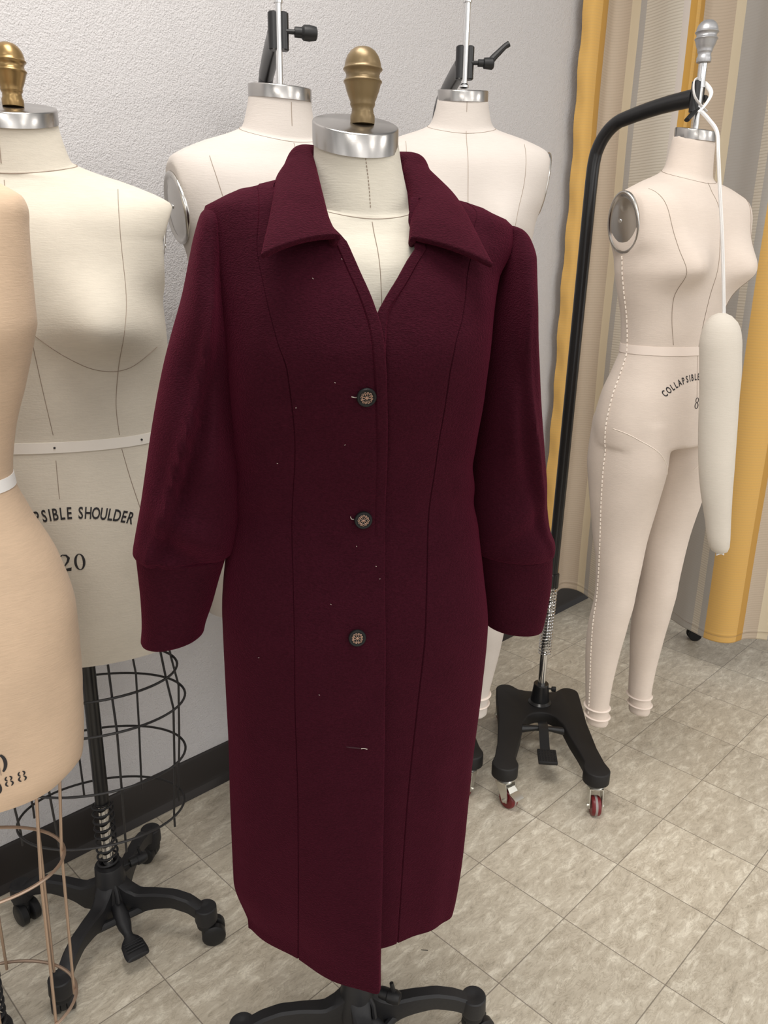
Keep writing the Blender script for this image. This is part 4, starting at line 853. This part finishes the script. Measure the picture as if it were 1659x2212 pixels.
def coat():
    t = thing('coat', 'long burgundy wool coat with three black filigree buttons worn by the centre form', 'coat', FM)
    pl = panel('L', t); pr = panel('R', t)
    L = [((441, 453), (461, 453), .02, 0), ((433, 462), (470, 462), .042, 0), ((426, 482), (476, 482), .058, 0), ((416, 520), (481, 520), .068, 0), ((408, 560), (485, 560), .074, 0), ((392, 640), (490, 640), .080, 0), ((370, 720), (496, 720), .080, -.004), ((350, 800), (504, 800), .078, -.006), ((328, 920), (514, 920), .074, -.008), ((305, 1080), (518, 1080), .068, -.010), ((293, 1150), (512, 1150), .066, -.010), ((287, 1186), (504, 1182), .062, -.010), ((288, 1197), (498, 1190), .057, -.010), ((294, 1203), (492, 1194), .054, -.010), ((300, 1204), (486, 1196), .050, -.010)]
    LC = [((293, 1200), (490, 1192), .0535, -.010), ((299, 1250), (474, 1244), .0515, -.010), ((304, 1300), (460, 1294), .049, -.010), ((306, 1350), (446, 1335), .047, -.010), ((304, 1384), (442, 1352), .046, -.010)]
    R = [((1093, 488), (1106, 492), .02, 0), ((1086, 495), (1114, 502), .042, 0), ((1080, 510), (1122, 520), .058, 0), ((1074, 545), (1130, 548), .070, -.010), ((1069, 572), (1131, 574), .076, -.014), ((1060, 640), (1129, 640), .084, -.022), ((1050, 720), (1131, 722), .084, -.030), ((1038, 800), (1141, 802), .082, -.030), ((1022, 920), (1156, 920), .076, -.024), ((1014, 1050), (1168, 1050), .068, -.010), ((1012, 1120), (1176, 1125), .066, -.010), ((1014, 1165), (1189, 1160), .062, -.010), ((1020, 1185), (1190, 1182), .057, -.010), ((1026, 1192), (1185, 1190), .054, -.010), ((1034, 1194), (1178, 1191), .050, -.010)]
    RC = [((1030, 1190), (1186, 1186), .0535, -.010), ((1036, 1250), (1184, 1248), .0515, -.010), ((1040, 1300), (1176, 1300), .049, -.010), ((1043, 1330), (1170, 1330), .047, -.010), ((1046, 1342), (1166, 1346), .046, -.010)]
    sleeve(L, LC, t, -1, 0); sleeve(R, RC, t, 1, 0)
    # collar
    RO = [(729, 512, -.126), (716, 492, -.112), (704, 463, -.094), (694, 425, -.070), (683, 380, -.036), (675, 345, -.002), (673, 322, .028), None, (866, 340, .036), (880, 368, .006), (893, 408, -.028), (897, 445, -.056), (893, 481, -.088), (894, 517, -.112)]
    OU = [(563, 557, -.162), (571, 525, -.140), (582, 480, -.104), (592, 430, -.060), (598, 394, -.012), (615, 368, .014), (648, 336, .048), None, (893, 346, .058), (929, 380, .026), (976, 423, -.008), (1003, 462, -.058), (1034, 520, -.102), (1066, 578, -.145)]
    ro = np.array([FM.loc(*p) if p else (-.003, .082, 1.468) for p in RO]); ou = np.array([FM.loc(*p) if p else (-.002, .112, 1.432) for p in OU])
    ro, ou = spline(ro, 8), spline(ou, 8); n = len(ro); G = []
    for i in range(n):
        u = i/(n-1); ctr = np.array([-.003, .0, ro[i][2]]); out = ro[i]-ctr; out[2] = 0; out /= np.linalg.norm(out)+1e-9
        bl = np.interp(u, [0, .08, .5, .92, 1], [.006, .008, .006, .008, .004]); drop = .034*np.clip(min(u, 1-u)/.10, .12, 1); row = []
        for f in np.linspace(0, 1, 6)[:-1]:      # the standing inner band
            row.append(ro[i]+np.array([0, 0, -drop*(1-f)])-out*.003*(1-f))
        for f in np.linspace(0, 1, 14):
            p = ro[i]+(ou[i]-ro[i])*f; r_ = math.sin(pi*min(1, f*1.0))**.8 if 0 < f < 1 else 0
            row.append(p+(np.array([0, 0, .8])+out*.7)*bl*r_)
        G.append(row)
    mb = MB(); mb.grid(G); c = mb.build('collar', M_WOOLD, t, ang=180); so = c.modifiers.new('thick', 'SOLIDIFY'); so.thickness = .0075; so.offset = 0; ss = c.modifiers.new('soft', 'SUBSURF'); ss.levels = ss.render_levels = 1
    # buttons, buttonholes
    bv = bvh_of(pl.data); eye = Vector(FM.inv(EYE))
    def hit(px, py):
        h = bv.ray_cast(eye, Vector(FM.dir(ray(px, py))).normalized()); n_ = h[1]; n_ = n_ if n_.dot(Vector(FM.dir(ray(px, py)))) < 0 else -n_; return h[0], n_
    for k, (px, py, rot) in enumerate(((791, 856, .1), (784, 1122, .75), (771, 1376, 0))):
        p, n_ = hit(px, py); mb = MB()
        mb.lathe([(.004, -.002), (.004, .0015), (.0102, .0015), (.0112, .0025), (.0112, .0045), (.0104, .0056), (.0086, .0056), (.0080, .0048), (0, .0048)], n=36)
        b = mb.build('button', M_BUTTON, t, ang=40); z = n_; x = Vector((0, 0, 1)).cross(z).normalized(); y = z.cross(x)
        b.matrix_local = Matrix.Translation(p) @ Matrix(((x.x, y.x, z.x, 0), (x.y, y.y, z.y, 0), (x.z, y.z, z.z, 0), (0, 0, 0, 1)))
        q = MB(); filigree(q, rot); q.v = [(a, c_, .0051-b_) for a, b_, c_ in q.v]; q.build('filigree_inlay', M_COPPER, b)
    for pts in (((760, 857), (775, 858)), ((758, 1119), (768, 1124)), ((748, 1613), (788, 1617))):
        mb = MB(); P = [hit(*p) for p in pts]; a, b = P[0][0]+P[0][1]*.0006, P[1][0]+P[1][1]*.0006
        mb.tube([a+(b-a)*f for f in np.linspace(0, 1, 5)], [.0006, .0013, .0014, .0013, .0006], 8, flat=.6); mb.build('buttonhole', M_HOLE, t)
    th = MB()
    for pts in (((759, 856), (767, 857.5), (774, 857)), ((757, 1115), (759, 1120), (764, 1121)), ((780, 1616), (786, 1615.5), (793, 1617))):
        th.tube(spline([hit(*p)[0]+hit(*p)[1]*.0016 for p in pts], 4), .0004, 5)
    th.build('loose_threads', M_ARM, t)
    lint = MB(); rnd = random.Random(5)
    for px, py in ((738, 561), (676, 603), (724, 826), (600, 1000), (715, 1305), (812, 1223), (820, 1250), (640, 880), (560, 1420), (770, 1180), (690, 1500), (745, 960)):
        p, n_ = hit(px, py); a = rnd.uniform(0, pi); q = Vector((cos(a), 0, sin(a)))*.0007; lint.tube([p+n_*.0012-q, p+n_*.0016, p+n_*.0012+q], .00026, 5)
    lo = lint.build('lint', M_ARM, t); lo['kind'] = 'stuff'
    bv2 = bvh_of(pr.data); d = Vector(FM.dir(ray(864, 563))).normalized(); h = bv2.ray_cast(eye, d)
    if h[0] is None: h = bv2.ray_cast(eye, Vector(FM.dir(ray(880, 568))).normalized())
    if h[0]:
        l = MB(); l.box((0, 0, 0), (.0022, .0010, .0085), b=.0); o = l.build('fabric_tag', M_WHITE, t); o.location = h[0]-d*.0062; o.rotation_euler = (0, rad(28), 0)
coat()

# ------------------------------------------------------------------ small things on the floor
def hidden_caster():
    p = atz(1497, 1386, 0); fr = Frame(p[0]+.012, p[1]+.02, 0); t = thing('furniture_caster', 'black caster of something standing behind the curtain, under its hem', 'caster', fr)
    m = MB(); m.lathe([(.010, .030), (.016, .034), (.020, .046), (.020, .058), (.012, .062), (.012, .30)], n=20); m.build('stem', M_BLACKP, t)
    for s in (-1, 1): w = MB(); w.lathe([(.006, -.007), (.020, -.007), (.0235, -.004), (.0235, .004), (.020, .007), (.006, .007)], o=(-.004, s*.011, .0235), ax=(.3, 1, 0), n=22); w.build('wheel', M_BLACKP, t)
hidden_caster()
p = atz(917, 2053, 0); mb = MB(); mb.tube([p+np.array([-.007, .0005, .0008]), p+np.array([0, 0, .0009]), p+np.array([.007, -.0006, .0008])], .0006, 6); tag(mb.build('thread_snippet', M_INK), 'tiny dark thread lying on the floor tile right of the coat hem', 'thread')
